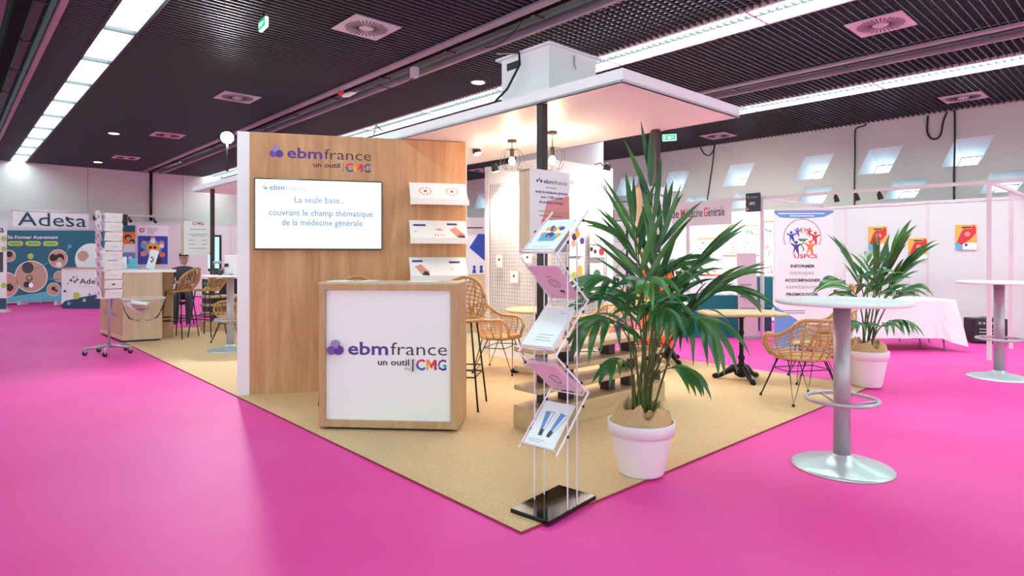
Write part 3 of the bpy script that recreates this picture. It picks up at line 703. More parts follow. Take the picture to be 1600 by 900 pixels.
lpacket(777, 785, 398, 417, 'narrow white card left on the glaring wire grid'); lpacket(798, 810, 424, 442, 'white card with dark diamond on the glaring wire grid'); lpacket(819, 831, 396, 411, 'white card with green tick beside the post on the wire grid')
# pale cabinet beside the cabin
p = fl(729, 521); single('storage_cabinet', MB().box(0, 1.1, 0, .4, 0, 1.06), M['woodlight'], 'pale oak low cabinet seen right of the partition, left of the cabin', 'cabinet', (p.x, p.y, zc), GA, bevel=.004)
# ---- pendant lamps
def pendant(px, py, D, zb, label, pw_=20):
    x = (px-800)/F*D; o = thing('pendant_lamp', label, 'pendant lamp', (x, D, 2.65), 0, 'pendant lamps under the canopy')
    d = 2.65-zb
    part('ceiling_rose', MB().lathe([(.05, -.025), (.05, 0)], 20), M['pole'], o); part('rod', MB().tube([(0, 0, -.02), (0, 0, -d+.12)], .004), M['black'], o)
    part('socket', MB().lathe([(.02, -d+.04), (.024, -d+.13), (.01, -d+.14)], 14), M['pole'], o)
    part('bulb', MB().lathe([(0, -d-.045), (.028, -d-.03), (.036, -d), (.026, -d+.03), (.014, -d+.045)], 16), M['glow'], o)
    for i in range(8):
        g1 = 2*math.pi*i/8; g0 = g1; q = [(.02, -d+.12), (.07, -d+.13), (.115, -d+.07), (.125, -d-.01), (.08, -d-.09)]
        part('cage_wire', MB().tube([(r_*math.cos(g1), r_*math.sin(g1), zz) for r_, zz in q], .0025, 4), M['black'], o)
    part('cage_ring', MB().tube([(.08*math.cos(i*.7854/2), .08*math.sin(i*.7854/2), -d-.09) for i in range(16)], .0025, 4, True), M['black'], o)
    lamp('POINT', (x, D, zb-.0), pw_, (1, .70, .42), .04)
pendant(800, 217, 6.65, 2.42, 'black wire cage pendant lamp left of the post under the canopy')
pendant(863, 207, 6.2, 2.36, 'black wire cage pendant lamp just right of the post under the canopy', 60)
def spotl(p, tgt, label, pw_, arm):
    p = Vector(p); o = thing('spotlight', label, 'spotlight', p); d = (Vector(tgt)-p).normalized(); q = d.to_track_quat('-Z', 'Y').to_matrix().to_4x4()
    part('head', MB().lathe([(.02, .1), (.045, .07), (.05, 0), (.046, -.004)], 16, M=q), M['pole'], o)
    part('lens', MB().lathe([(0, -.012), (.035, -.01), (.044, -.004)], 16, M=q), M['glow'], o)
    part('arm', MB().tube([(0, 0, .03), Vector(arm)*.5+Vector((0, 0, .06)), arm], .008, 5), M['black'], o)
    lamp('SPOT', p+d*.05, pw_, (1, .86, .7), .05, q.to_euler(), 120)
spotl(uv(5.36, 6.15, 2.52), uv(5.7, 6.1, 1.2), 'arm spotlight washing the left face of the white cabin', 80, (.2*CU, .2*SU, .12))
spotl(uv(6.55, 5.25, 2.55), uv(6.4, 5.6, 1.2), 'arm spotlight washing the right face of the white cabin', 80, (-.2*SU, .2*CU, .1))
spotl(uv(4.6, 5.6, 2.6), uv(4.9, 4.6, 0), 'small spotlight under the canopy behind the post', 36, (0, 0, .04))
# very bright spotlight above the far canopy
o = thing('work_spotlight', 'dazzling white spotlight on a short mast left of the oak partition', 'spotlight', at(355, 215, 9.9))
hp = at(355, 215, 9.9); tg = Vector((-1.5, 3, 0))-hp; q = tg.normalized().to_track_quat('-Z', 'Y').to_matrix().to_4x4()
part('housing', MB().lathe([(.04, .14), (.1, .1), (.125, 0), (.12, -.005)], 20, M=q), M['black'], o)
part('lens', MB().lathe([(0, -.02), (.07, -.015), (.105, -.002)], 20, M=q), emis('work_lamp', (.92, .97, 1), 90), o)
part('mast', MB().tube([(0, 0, -.1), (0, 0, -(hp.z-2.76))], .018, 8), M['black'], o)
lamp('SPOT', hp+tg.normalized()*.06, 260, (.95, .97, 1), .1, q.to_euler(), 100)
# ================================================================ PLANK BENCHES
def bench(loc, label, L=1.72):
    o = thing('plank_bench', label, 'bench', loc, GA, 'tiered plank benches')
    w_ = .30
    part('base_box', MB().box(0, L, 0, w_, 0, .18), M['woodx'], o, .004)
    for i, z0 in enumerate((.30, .455, .61)):
        part('plank', MB().box(-.0, L, 0, w_, z0, z0+.045), M['woodx'], o, .012)
    for x in (.42, .98, 1.28):
        for za, zb in ((.18, .30), (.345, .455), (.5, .61)): part('spacer', MB().box(x, x+.09, .1, .2, za, zb), M['pole'], o)
    return o
c0 = fl(843, 681); bo = bench((c0.x, c0.y, zc), 'tiered bench of pale oak planks behind the acrylic brochure stand')
dup(bo, uv(3.5, 12.1, zc), GA, 'far tiered bench of oak planks with a small planter, behind the left stools')
# ================================================================ TABLES
def bistro(loc, label, rz, tw, td, rnd=False):
    o = thing('bistro_table', label, 'table', loc, rz, 'bistro tables with cast-iron pedestals')
    zt = .738
    if not rnd:
        n = 11; 
        for i in range(n):
            x0 = -tw/2+i*tw/n+.003; x1 = x0+tw/n-.006; c = .1
            def hy(x): 
                e = tw/2-abs(x); return td/2 if e > c else td/2-c+math.sqrt(max(c*c-(c-e)**2, 0))
            part('slat', MB().slab([(x0, -hy(x0)+.03), (x1, -hy(x1)+.03), (x1, hy(x1)-.03), (x0, hy(x0)-.03)], zt, zt+.024), M['woodtop'], o)
        rim = []
        for sx, sy, a0 in ((1, 1, 0), (-1, 1, 90), (-1, -1, 180), (1, -1, 270)):
            for k in range(6): g = R(a0+k*18); rim.append((sx*(tw/2-.11)+.1*math.cos(g), sy*(td/2-.11)+.1*math.sin(g), zt+.011))
        part('edge_band', MB().tube(rim, .017, 6, True), M['woodtop'], o)
    else:
        for i in range(9):
            x0 = -tw/2+i*tw/9+.002; x1 = x0+tw/9-.004; hy = lambda x: math.sqrt(max((tw/2)**2-x*x, 0))
            part('slat', MB().slab([(x0, -hy(x0)), (x1, -hy(x1)), (x1, hy(x1)), (x0, hy(x0))], zt, zt+.024), M['woodtop'], o)
        part('edge_band', MB().tube([(tw/2*math.cos(i*math.pi/14), tw/2*math.sin(i*math.pi/14), zt+.011) for i in range(28)], .016, 6, True), M['woodtop'], o)
    part('column', MB().lathe([(.055, .10), (.05, .14), (.032, .18), (.028, .22), (.04, .25), (.024, .29), (.022, .5), (.032, .53), (.024, .56), (.024, .68), (.05, .715), (.09, .738)], 16), M['iron'], o)
    for i in range(3):
        g = i*2*math.pi/3+R(35); cx, sn = math.cos(g), math.sin(g)
        part('foot', MB().tube([(.02*cx, .02*sn, .13), (.09*cx, .09*sn, .125), (.17*cx, .17*sn, .075), (.23*cx, .23*sn, .035), (.27*cx, .27*sn, .03), (.31*cx, .31*sn, .02)], [.05, .045, .03, .024, .034, .02], 8), M['iron'], o)
    part('hub', MB().lathe([(.03, .03), (.075, .06), (.085, .1), (.06, .15)], 12), M['iron'], o)
    return o
bistro((2.57, 6.92, zc), 'oblong slatted wood bistro table on a cast-iron foot, right of the big palm', 0, .86, .6)
bistro((.30, 7.3, zc), 'round wooden bistro table with cast-iron foot behind the near post', R(20), .74, .74, True)
bistro((2.05, 8.15, zc), 'square bistro table half hidden behind the big palm', R(12), .7, .6)
def bartable(loc, label, rt, rb, dark=True):
    o = thing('bar_table', label, 'bar table', loc, 0, 'round standing tables')
    part('tabletop', MB().lathe([(rt-.012, 1.082), (rt, 1.088), (rt, 1.102), (rt-.006, 1.108), (0, 1.108)], 56), M['white'], o)
    part('top_plate', MB().lathe([(.1, 1.07), (.16, 1.083)], 24), M['greytube'], o)
    part('column', MB().lathe([(.052, .05), (.052, 1.075)], 28), M['steel'] if dark else M['greytube'], o)
    part('base', MB().lathe([(rb, 0), (rb, .008), (rb*.93, .018), (rb*.55, .04), (rb*.28, .062), (.056, .085), (.052, .09)], 56), M['basegrey'], o)
    part('foot_ring', MB().tube([(.215*math.cos(i*math.pi/20), .215*math.sin(i*math.pi/20), .45) for i in range(40)], .014, 8, True), M['greytube'], o)
    for i in range(3):
        g = R(100+120*i); part('ring_arm', MB().tube([(.05*math.cos(g), .05*math.sin(g), .41), (.13*math.cos(g), .13*math.sin(g), .43), (.212*math.cos(g), .212*math.sin(g), .45)], .011, 6), M['greytube'], o)
    return o
bartable((2.19, 4.1, 0), 'tall round white bar table with grey column in the right foreground', .41, .31)
bartable((5.6, 7.1, 0), 'tall round white bar table at the far right edge, before the white frame', .41, .31)
bartable((-4.15, 9.1, zc), 'tall round white bar table left of the oak partition, carrying a machine', .38, .31, False)
# ================================================================ ACRYLIC BROCHURE STAND
bc = Vector((.235, 3.43, .012)); aw = R(50)
bs = thing('brochure_stand', 'clear acrylic zigzag brochure stand on a glossy black base plate', 'brochure stand', bc, aw, None)
# local x = W (away), local -y = T (to the right)
part('base_plate', MB().box(-.225, .225, -.13, .13, 0, .024), M['blackgloss'], bs, .003)
for y in (-.125, .1):
    part('side_plate', MB().box(-.045, .045, y, y+.008, .024, 1.47), M['acrylic'], bs)
    for x in (-.045, .045): part('plate_edge', MB().box(x-.001, x+.001, y, y+.008, .024, 1.47), M['acryledge'], bs)
tiers = [(.375, .58, -1), (.655, .81, 1), (.90, 1.10, -1), (1.165, 1.335, 1), (1.42, 1.60, -1)]
def tier(z0, z1, s, i):
    # s=-1: face towards camera (bottom near, top away); s=1: bottom away, top near
    xb, xt = (-.13, .09) if s < 0 else (.10, -.10)
    d = Vector((xt-xb, 0, z1-z0)).normalized(); nrm = Vector((-(z1-z0), 0, xt-xb)); nrm.normalize()   # points to -x side
    e0 = Vector((xb, 0, z0))-d*.03; e1 = Vector((xt, 0, z1))+d*.07
    tr = part('tray', MB().add([(e0.x, -.115, e0.z), (e0.x, .1, e0.z), (e1.x, .1, e1.z), (e1.x, -.115, e1.z)]+[(p[0]-nrm.x*.004, p[1], p[2]-nrm.z*.004) for p in ((e0.x, -.115, e0.z), (e0.x, .1, e0.z), (e1.x, .1, e1.z), (e1.x, -.115, e1.z))],
        [(0,1,2,3),(7,6,5,4),(0,4,5,1),(1,5,6,2),(2,6,7,3),(3,7,4,0)]), M['acrylic'], bs)
    up = Vector((-d.z, 0, d.x)) if s < 0 else Vector((d.z, 0, -d.x)) if 0 else nrm
    lip = e0+nrm*.03
    part('tray_lip', MB().tube([(e0.x, -.12, e0.z), (lip.x, -.12, lip.z), (lip.x, .105, lip.z), (e0.x, .105, e0.z)], .0035, 5), M['acryledge'], bs)
    for y in (-.135, .115):
        part('arm', MB().box(-.005, .005, -.001, .005, -.02, (e1-e0).length+.0, Matrix.Translation((e0.x, y, e0.z)) @ Matrix.Rotation(math.atan2(d.x, d.z), 4, 'Y')), M['acryledge'], bs)
        for q in (.25, .75):
            c = e0.lerp(e1, q); part('knob', MB().lathe([(.0, -.007), (.008, -.007), (.008, .007), (0, .007)], 10, M=Matrix.Translation((c.x+.012, y, c.z)) @ Matrix.Rotation(R(90), 4, 'X')), M['black'], bs)
    return e0, d, nrm
def onstand(i, label, mat, thick, deco):
    z0, z1, s = tiers[i]; e0, d, nrm = tier(z0, z1, s, i)
    o = thing('brochure', label, 'brochure', (0, 0, 0), 0)
    # frame: X right (local -y), Y = away normal, Z = up the tray
    L = Vector((0, -1, 0)); back = -nrm
    B = Matrix(((L.x, back.x, d.x, e0.x+nrm.x*(.001+thick)), (L.y, back.y, d.y, 0), (L.z, back.z, d.z, e0.z+nrm.z*(.001+thick)), (0, 0, 0, 1)))
    o.matrix_basis = Matrix.Translation(bc) @ Matrix.Rotation(aw, 4, 'Z') @ B
    wd, ht = .20, .285
    part('pages', MB().box(-.1, .1, 0, thick, .01, .01+ht), M['paper_rose_bounce'] if mat == 'paper_rose_bounce' else M['paper'], o); deco(o, wd, ht)  # pink pages carry the carpet's bounced light in their colour
    return o
def d_glasses(o, w_, h):
    for sx in (-.028, .032):
        t = .25 if sx > 0 else -.05
        mm = Matrix.Translation((sx*.9, 0, .08)) @ Matrix.Rotation(t, 4, 'Y')
        part('print', MB().prism([(-.014, .03), (.014, .03), (.03, .15), (-.03, .15)], -.0008, 0, mm), M['skyblue'], o)
        part('print', MB().prism([(-.012, -.005), (.012, -.005), (.014, .035), (-.014, .035)], -.0012, 0, mm), M['darkgrey'], o)
        part('print', MB().prism([(.004, .03), (.012, .03), (.024, .145), (.006, .145)], -.0012, 0, mm), M['paper'], o)
    for i in range(2): part('print', MB().box(-.08, .02-.02*i, -.0008, 0, .045-.012*i, .048-.012*i), M['grey'], o)
def d_circle(o, w_, h):
    n = 28
    for r0, r1 in ((.033, .036), (.017, .02)):
        mb = MB()
        for i in range(n):
            g, k_ = 2*math.pi*i/n, 2*math.pi*(i+1)/n
            mb.prism([(r0*math.cos(g), .15+r0*math.sin(g)), (r1*math.cos(g), .15+r1*math.sin(g)), (r1*math.cos(k_), .15+r1*math.sin(k_)), (r0*math.cos(k_), .15+r0*math.sin(k_))], -.0008, 0)
        part('print', mb, M['plum'], o)
    part('print', MB().box(-.03, .01, -.0008, 0, .205, .208), M['plum'], o); part('print', MB().box(-.005, .04, -.0008, 0, .055, .06), M['red'], o); part('print', MB().box(.0, .03, -.0008, 0, .07, .09), M['plum'], o)
def d_lines(o, w_, h):
    for i in range(3): part('print', MB().box(-.03, .075-.02*(i % 2), -.0008, 0, .09-.02*i, .093-.02*i), M['grey'], o)
    part('print', MB().box(.03, .07, -.0008, 0, .25, .253), M['grey'], o)
def d_loop(o, w_, h):
    q = [(.0+.03*math.cos(g/14*6.28)+.01*(g % 3), -.0005, .14+.045*math.sin(g/14*6.28)) for g in range(14)]
    part('print', MB().tube(q, .0014, 4, True), M['plum'], o); part('print', MB().box(-.03, .03, -.0008, 0, .06, .063), M['plum'], o)
def d_blobs(o, w_, h):
    part('print', MB().prism([(-.06, .1), (.05, .1), (.07, .16), (-.06, .18)], -.0008, 0), M['ltblue'], o)
    for i, (x, z, r_, c) in enumerate(((-.045, .21, .016, 'yellow'), (-.02, .225, .014, 'purple3'), (0, .2, .02, 'orange'), (.03, .22, .014, 'yellow'), (.05, .21, .017, 'blue'), (-.055, .16, .015, 'salmon'), (0, .15, .026, 'blue'), (.055, .15, .018, 'yellow'), (0, .135, .012, 'orange'), (-.015, .2, .01, 'teal'))):
        part('print', MB().disc(x, z, r_, -.0011-.0002*i, 0, 12), M[c], o)
    part('print', MB().box(-.06, .05, -.0008, 0, .05, .052), M['grey'], o)
onstand(0, 'white brochure with two grey-blue pointed shapes, lowest on the acrylic stand', 'paper', .006, d_glasses)
onstand(1, 'brochure with painted-in floor-bounce pink, looped drawing, second from the bottom of the acrylic stand', 'paper_rose_bounce', .02, d_loop)
onstand(2, 'thick white brochure stack in the middle tray of the acrylic stand', 'paper', .028, d_lines)
onstand(3, 'brochure with painted-in floor-bounce pink, ring emblem, second from the top of the acrylic stand', 'paper_rose_bounce', .008, d_circle)
onstand(4, 'white brochure with cluster of bright blobs, topmost on the acrylic stand', 'paper', .006, d_blobs)
# ================================================================ PALMS
def leaf_mb(p, d, side, L, W, droop, rnd):
    """one leaflet: folded strip starting at p heading d, falling with gravity"""
    n = 6; pts = []; q = Vector(p); dd = Vector(d).normalized()
    for i in range(n+1):
        pts.append((q.copy(), dd.copy()))
        dd = (dd+Vector((0, 0, -droop*(.35+i/n)))).normalized(); q = q+dd*(L/n)
    vs = []; fs = []
    prof = [.25, .75, 1, .95, .75, .42, .03]
    for i, (a, t) in enumerate(pts):
        N_ = Vector((-.15+rnd, -.75+rnd*.5, .62)).normalized(); s = t.cross(N_)
        if s.length < .15: s = t.cross(Vector(side))
        s.normalize()
        nn = s.cross(t).normalized(); w_ = W*prof[i]/2
        vs += [a-s*w_+nn*w_*.28, a, a+s*w_+nn*w_*.28]
    for i in range(n): 
        k = i*3; fs += [(k, k+1, k+4, k+3), (k+1, k+2, k+5, k+4)]
    return MB().add(vs, fs, None, True)
def palm(loc, label, fronds, sc, potr, poth, group=None, lw=.042):
    o = thing('potted_palm', label, 'potted palm', loc, 0, group); L0 = Vector(loc)
    r_ = potr
    part('pot', MB().lathe([(r_*.66, 0), (r_*.7, .012), (r_*.93, poth*.74), (r_*.94, poth*.76), (r_*1.0, poth*.76), (r_*1.03, poth*.985), (r_*1.02, poth), (r_*.96, poth), (r_*.93, poth*.8), (r_*.9, poth*.7)], 40), M['pot'], o)
    part('soil', MB().lathe([(r_*.9, poth*.82), (r_*.5, poth*.9), (0, poth*.92)], 20), M['soil'], o)
    # crumpled burlap
    bl = MB(); n, m_ = 64, 13; vs = []; rng = random.Random(3); ph = [rng.random()*6 for _ in range(6)]
    for j in range(m_):
        t = j/(m_-1)
        for i in range(n):
            g = 2*math.pi*i/n; w_ = math.sin(3*g+ph[0])*.5+math.sin(5*g+ph[1]+t*3)*.35+math.sin(9*g+ph[2]+t*5)*.22+math.sin(15*g+t*4)*.1
            cg, sg_ = math.cos(g), math.sin(g); nz = noise.noise(Vector((cg*.95+1.7, sg_*.95+t*1.6, t*2.3+.3))); n2_ = noise.noise(Vector((cg*1.9+4, sg_*1.9+t*2, t*3.4)))
            env = math.sin(math.pi*min(1, t*.9+.06)); fold = 1-abs(nz)*3.2; fold2 = 1-abs(n2_)*3
            rr = r_*(.98-.74*t+.16*n2_*env); hz = poth*.92+r_*(.34*env+.46*env*fold+.15*env*fold2)
            if t == 0: rr = r_*.94; hz = poth*.9+.01*w_
            vs.append((rr*math.cos(g), rr*math.sin(g), hz))
    fs = [(j*n+i, j*n+(i+1) % n, (j+1)*n+(i+1) % n, (j+1)*n+i) for j in range(m_-1) for i in range(n)]
    bl.add(vs, fs, None, True); bo_ = part('burlap_wrap', bl, M['burlap'], o); sb_ = bo_.modifiers.new('s', 'SUBSURF'); sb_.levels = 1; sb_.render_levels = 1
    for fi, (mid, tip, k0, nl, ll, ang0, dr) in enumerate(fronds):
        nl = max(7, int(nl*.74)); ll *= 1.12
        g = rng.random()*6.28; b0 = Vector((.05*math.cos(g), .05*math.sin(g), poth*.85))
        mid = Vector(mid)-L0; tip = Vector(tip)-L0
        c1 = b0.lerp(mid, .55)+Vector((0, 0, .12)); 
        def B(t): return (b0*(1-t)**3+c1*3*t*(1-t)**2+mid*3*t*t*(1-t)+tip*t**3)
        N = 14; pts = [B(i/N) for i in range(N+1)]
        fr = part('frond', MB().tube(pts, [.0085*(1-.8*i/N)*sc for i in range(N+1)], 5), M['stem'], o)
        for i in range(nl):
            t = k0+(1-k0)*(i/(nl-1)); q = B(t); tn = (B(min(1, t+.02))-B(t-.02)).normalized()
            sd = tn.cross(Vector((0, 0, 1))); 
            if sd.length < .25: sd = tn.cross(Vector((0, 1, .2)))
            sd.normalize(); s_ = 1 if i % 2 else -1; f_ = i/(nl-1); al = R(ang0*(1-f_)+10*f_+rng.uniform(-6, 6))
            d = tn*math.cos(al)+sd*s_*math.sin(al)+Vector((0, 0, rng.uniform(-.05, .12)))
            if i == nl-1: d = tn
            LL = ll*(.78+.35*math.sin(math.pi*(.15+.75*f_)))*rng.uniform(.85, 1.1)*(1 if f_ < .8 else .85)
            part('leaf_blade', leaf_mb(q, d, sd, LL, lw*rng.uniform(.75, 1.1), dr*rng.uniform(.7, 1.3), rng.uniform(-.5, .5)), M['leaf'], fr)
    return o
def fr(m_, t_, D=3.95, dm=0, dt=0, k0=.55, nl=16, ll=.3, ang=50, dr=.16): return (at(m_[0], m_[1], D+dm), at(t_[0], t_[1], D+dt), k0, nl, ll, ang, dr)
F1 = [fr((1035, 420), (1012, 262), dm=0, dt=.0, k0=.42, nl=14, ll=.36, ang=22, dr=.02),
      fr((1000, 400), (990, 340), dm=.05, dt=.1, k0=.5, nl=14, ll=.36, ang=36, dr=.05),
      fr((1015, 400), (975, 375), dm=-.05, dt=-.1, k0=.45, nl=16, ll=.36, ang=46, dr=.09),
      fr((1030, 400), (1040, 340), dm=.1, dt=.1, k0=.45, nl=16, ll=.33, ang=38, dr=.10),
      fr((985, 420), (935, 440), dm=-.1, dt=-.25, k0=.5, nl=18, ll=.32, ang=58, dr=.34),
      fr((985, 455), (930, 470), dm=.1, dt=.2, k0=.5, nl=16, ll=.28, ang=50, dr=.14),
      fr((975, 470), (918, 512), dm=-.2, dt=-.35, k0=.6, nl=14, ll=.26, ang=55, dr=.40),
      fr((1060, 440), (1105, 400), dm=0, dt=-.1, k0=.42, nl=20, ll=.36, ang=42, dr=.07),
      fr((1075, 470), (1130, 440), dm=-.1, dt=-.25, k0=.42, nl=20, ll=.36, ang=46, dr=.12),
      fr((1090, 430), (1150, 455), dm=.1, dt=.1, k0=.45, nl=18, ll=.30, ang=52, dr=.24),
      fr((1070, 460), (1105, 515), dm=-.25, dt=-.4, k0=.62, nl=14, ll=.33, ang=62, dr=.46),
      fr((1040, 560), (1078, 585), dm=-.1, dt=-.2, k0=.72, nl=10, ll=.2, ang=50, dr=.3),
      fr((985, 545), (955, 570), dm=-.1, dt=-.2, k0=.75, nl=9, ll=.18, ang=48, dr=.3),
      fr((1025, 390), (1060, 415), dm=.3, dt=.4, k0=.5, nl=18, ll=.32, ang=54, dr=.2),
      fr((1010, 430), (1010, 440), dm=-.3, dt=-.5, k0=.45, nl=17, ll=.27, ang=60, dr=.3),
      fr((1045, 450), (1062, 430), dm=-.1, dt=-.3, k0=.45, nl=18, ll=.3, ang=52, dr=.2),
      fr((1000, 480), (985, 465), dm=.2, dt=.3, k0=.45, nl=15, ll=.28, ang=50, dr=.2),
      fr((1020, 440), (1045, 490), dm=-.2, dt=-.42, k0=.55, nl=15, ll=.27, ang=58, dr=.42)]
palm((.83, 3.97, .012), 'tall kentia palm in a white pot wrapped with burlap, in the foreground', F1, 1, .208, .335)
# thin bare stalks
D2 = 6.55
def fr2(m_, t_, dm=0, dt=0, k0=.5, nl=13, ll=.3, ang=45, dr=.15): return fr(m_, t_, D2, dm, dt, k0, nl, ll, ang, dr)
F2 = [fr2((1376, 440), (1400, 385), k0=.5, ll=.36, ang=45, dr=.1), fr2((1385, 450), (1425, 405), dt=-.2, ll=.36, ang=42, dr=.12),
      fr2((1350, 440), (1322, 400), dt=.1, ll=.34, ang=42, dr=.1), fr2((1345, 450), (1305, 435), dt=-.2, ll=.3, ang=55, dr=.25),
      fr2((1360, 430), (1355, 405), dt=.3, ll=.34, ang=40, dr=.1), fr2((1395, 450), (1435, 445), dt=.2, ll=.28, ang=50, dr=.25),
      fr2((1370, 440), (1378, 420), dt=-.4, ll=.3, ang=50, dr=.2), fr2((1380, 500), (1410, 500), dt=-.3, ll=.28, ang=50, dr=.4),
      fr2((1350, 500), (1335, 505), dt=-.2, ll=.22, ang=50, dr=.3), fr2((1375, 440), (1373, 395), dt=0, nl=8, ll=.3, ang=15, dr=.02)]
palm((3.8, 6.62, .012), 'second palm in white pot standing behind the grey bar table on the rug corner', F2, 1.3, .21, .38, lw=.05)
# ================================================================ LEFT: FAR COUNTER, SPINNER, STOOLS
pA = fl(192, 536.5); pB = fl(253.5, 532.8); pC = fl(156.5, 522.5); ab = math.atan2(pB.y-pA.y, pB.x-pA.x)
pA.z = zc; dl = (pC-pA).length; adir = math.atan2(pC.y-pA.y, pC.x-pA.x)
W = (pB-pA).length; f = Fc(pA, ab)
ct = thing('welcome_counter', 'pale oak counter with white top behind the rotating leaflet rack', 'counter', pA, ab)
lx, ly = dl*math.cos(adir-ab), dl*math.sin(adir-ab)
part('body', MB().slab([(0, 0), (W, 0), (W+lx, ly), (lx, ly)], .03, 1.12), M['woodlight'], ct)
part('plinth', MB().slab([(.03, .03), (W-.03, .03), (W+lx-.03, ly-.03), (lx+.03, ly-.03)], 0, .035), M['black'], ct)
part('worktop', MB().slab([(-.02, -.02), (W+.2, -.02), (W+.2+lx, ly+.02), (lx-.02, ly+.02)], 1.12, 1.165), M['whitegloss'], ct)
part('side_unit', MB().slab([(W, .35), (W+.17, .35), (W+.17+lx, ly+.3), (W+lx, ly+.3)], 0, 1.12), M['wood'], ct)
# decals on the left face
fd = Fc(pC, math.atan2(pA.y-pC.y, pA.x-pC.x)); lf = thing('decal_panel', 'faded lilac logo panel on the left face of the far oak counter', 'sign', (pC.x, pC.y, zc), fd.a)
part('backing', MB().box(.02, dl-.02, -.006, -.001, .1, 1.1), M['wood'], lf)
for i, (cx, c) in enumerate(((.55, 'purple2'), (.75, 'purple3'), (.98, 'purple2'))): part('logo_circle', MB().disc(cx, .8-(i == 1)*.16, .17, -.008-.0005*i, -.004, 20), M[c], lf)
text(lf, 'ebmfrance', .3, 1.25, .38, .1, M['purple2'], -.009, .02)
# rotating leaflet rack
rk = Vector((-5.76, 8.83, 0)); ra_ = R(57)
sp = thing('leaflet_spinner', 'white rotating leaflet rack on a grey castor foot at the rug edge', 'rack', rk, ra_)
part('pole', MB().tube([(0, 0, .1), (0, 0, 2.02)], .018, 10), M['greytube'], sp)
for i in range(5):
    g = R(20+72*i); lg = part('foot_arm', MB().tube([(0, 0, .115), (.3*math.cos(g), .3*math.sin(g), .1)], .02, 4), M['greytube'], sp)
    part('castor', MB().lathe([(0, -.012), (.03, -.012), (.034, 0), (.03, .012), (0, .012)], 12, M=Matrix.Translation((.29*math.cos(g), .29*math.sin(g), .035)) @ Matrix.Rotation(R(90), 4, 'X')), M['black'], lg)
    part('castor_fork', MB().box(-.008, .008, -.016, .016, .035, .1, Matrix.Translation((.29*math.cos(g), .29*math.sin(g), 0))), M['greytube'], lg)
part('top_frame', MB().tube([(-.1, -.1, 2.0), (.1, -.1, 2.0), (.1, .1, 2.0), (-.1, .1, 2.0)], .006, 5, True), M['post'], sp)
part('bottom_frame', MB().tube([(-.12, -.12, .8), (.12, -.12, .8), (.12, .12, .8), (-.12, .12, .8)], .008, 5, True), M['post'], sp)
rowz = [.80+.135*i for i in range(9)]
for fc in range(4):
    for i, z0 in enumerate(rowz):
        m_ = Matrix.Rotation(fc*math.pi/2, 4, 'Z')
        part('pocket', MB().add([(-.12, -.115, z0), (.12, -.115, z0), (.12, -.16, z0+.09), (-.12, -.16, z0+.09), (-.12, -.105, z0), (.12, -.105, z0), (.12, -.12, z0+.12), (-.12, -.12, z0+.12)], [(0,1,2,3), (4,5,6,7), (0,4,7,3), (1,2,6,5), (0,1,5,4)], m_), M['acrylic'], sp)
for fc, face in ((0, 'front'), (3, 'left')):
    for i, z0 in enumerate(rowz):
        w2 = .115 if fc == 0 else .07
        o = thing('leaflet', ('leaflet in the %s pocket of the %s side of the white rotating rack' % (('lowest', 'second lowest', 'third lowest', 'fourth lowest', 'middle', 'fourth highest', 'third highest', 'second highest', 'topmost')[i], face)), 'leaflet', rk, ra_+fc*math.pi/2, 'leaflets in the rotating rack')
        tm = Matrix.Translation((0, -.118, z0+.006)) @ Matrix.Rotation(R(12), 4, 'X')
        o.matrix_basis = Matrix.Translation(rk) @ Matrix.Rotation(ra_+fc*math.pi/2, 4, 'Z') @ tm
        hh = .122 if fc == 0 else .16
        part('sheet', MB().box(-w2, w2, -.004, 0, 0, hh), M['paper'] if fc == 0 or i in (0, 7, 8) else M['paper_rose_bounce'], o)
        if fc == 3: part('print', MB().box(-.012, .012, -.005, -.003, .05, .1), M['darkgrey'], o)
        elif i == 1: part('print', MB().prism([(-.03, .06), (0, .075), (.03, .06), (0, .045)], -.005, -.003), M['darkgrey'], o)
        elif i in (2, 5): part('print', MB().box(-.04, .05, -.005, -.003, .05, .055), M['green' if i == 2 else 'ltblue'], o)
        else: part('print', MB().box(-.03, .06, -.005, -.003, .07, .073), M['grey'], o)
# clear bin with leaflets beside the counter
q = fl(224, 537); bn = thing('acrylic_bin', 'clear plastic dump bin on splayed clear legs before the oak counter', 'display bin', (q.x+.12, q.y-.2, zc), 0)
part('bowl', MB().lathe([(.1, .38), (.2, .42), (.26, .55), (.30, .72), (.305, .73)], 24), M['acrylic'], bn)
part('bowl_rim', MB().tube([(.305*math.cos(i*math.pi/12), .305*math.sin(i*math.pi/12), .73) for i in range(24)], .007, 5, True), M['acryledge'], bn)
for i in range(4):
    g = R(45+90*i); part('leg', MB().tube([(.16*math.cos(g), .16*math.sin(g), .42), (.2*math.cos(g), .2*math.sin(g), .0)], .008, 6), M['acrylic'], bn)
for i, (dx, tz, m_) in enumerate(((-.1, .5, 'paper_rose_bounce'), (.06, -.25, 'salmon'), (-.02, .2, 'paper'))):
    o = single('leaflet', MB().box(-.14, .14, -.09, .09, 0, .012), M[m_], ('pinkish leaflet tilted in the clear bin', 'salmon leaflet lying in the clear bin', 'white leaflet lying across the clear bin')[i], 'leaflet', (bn.location.x+dx, bn.location.y-.02, .60+.03*i)); o.rotation_euler = (.2, tz, .3*i)
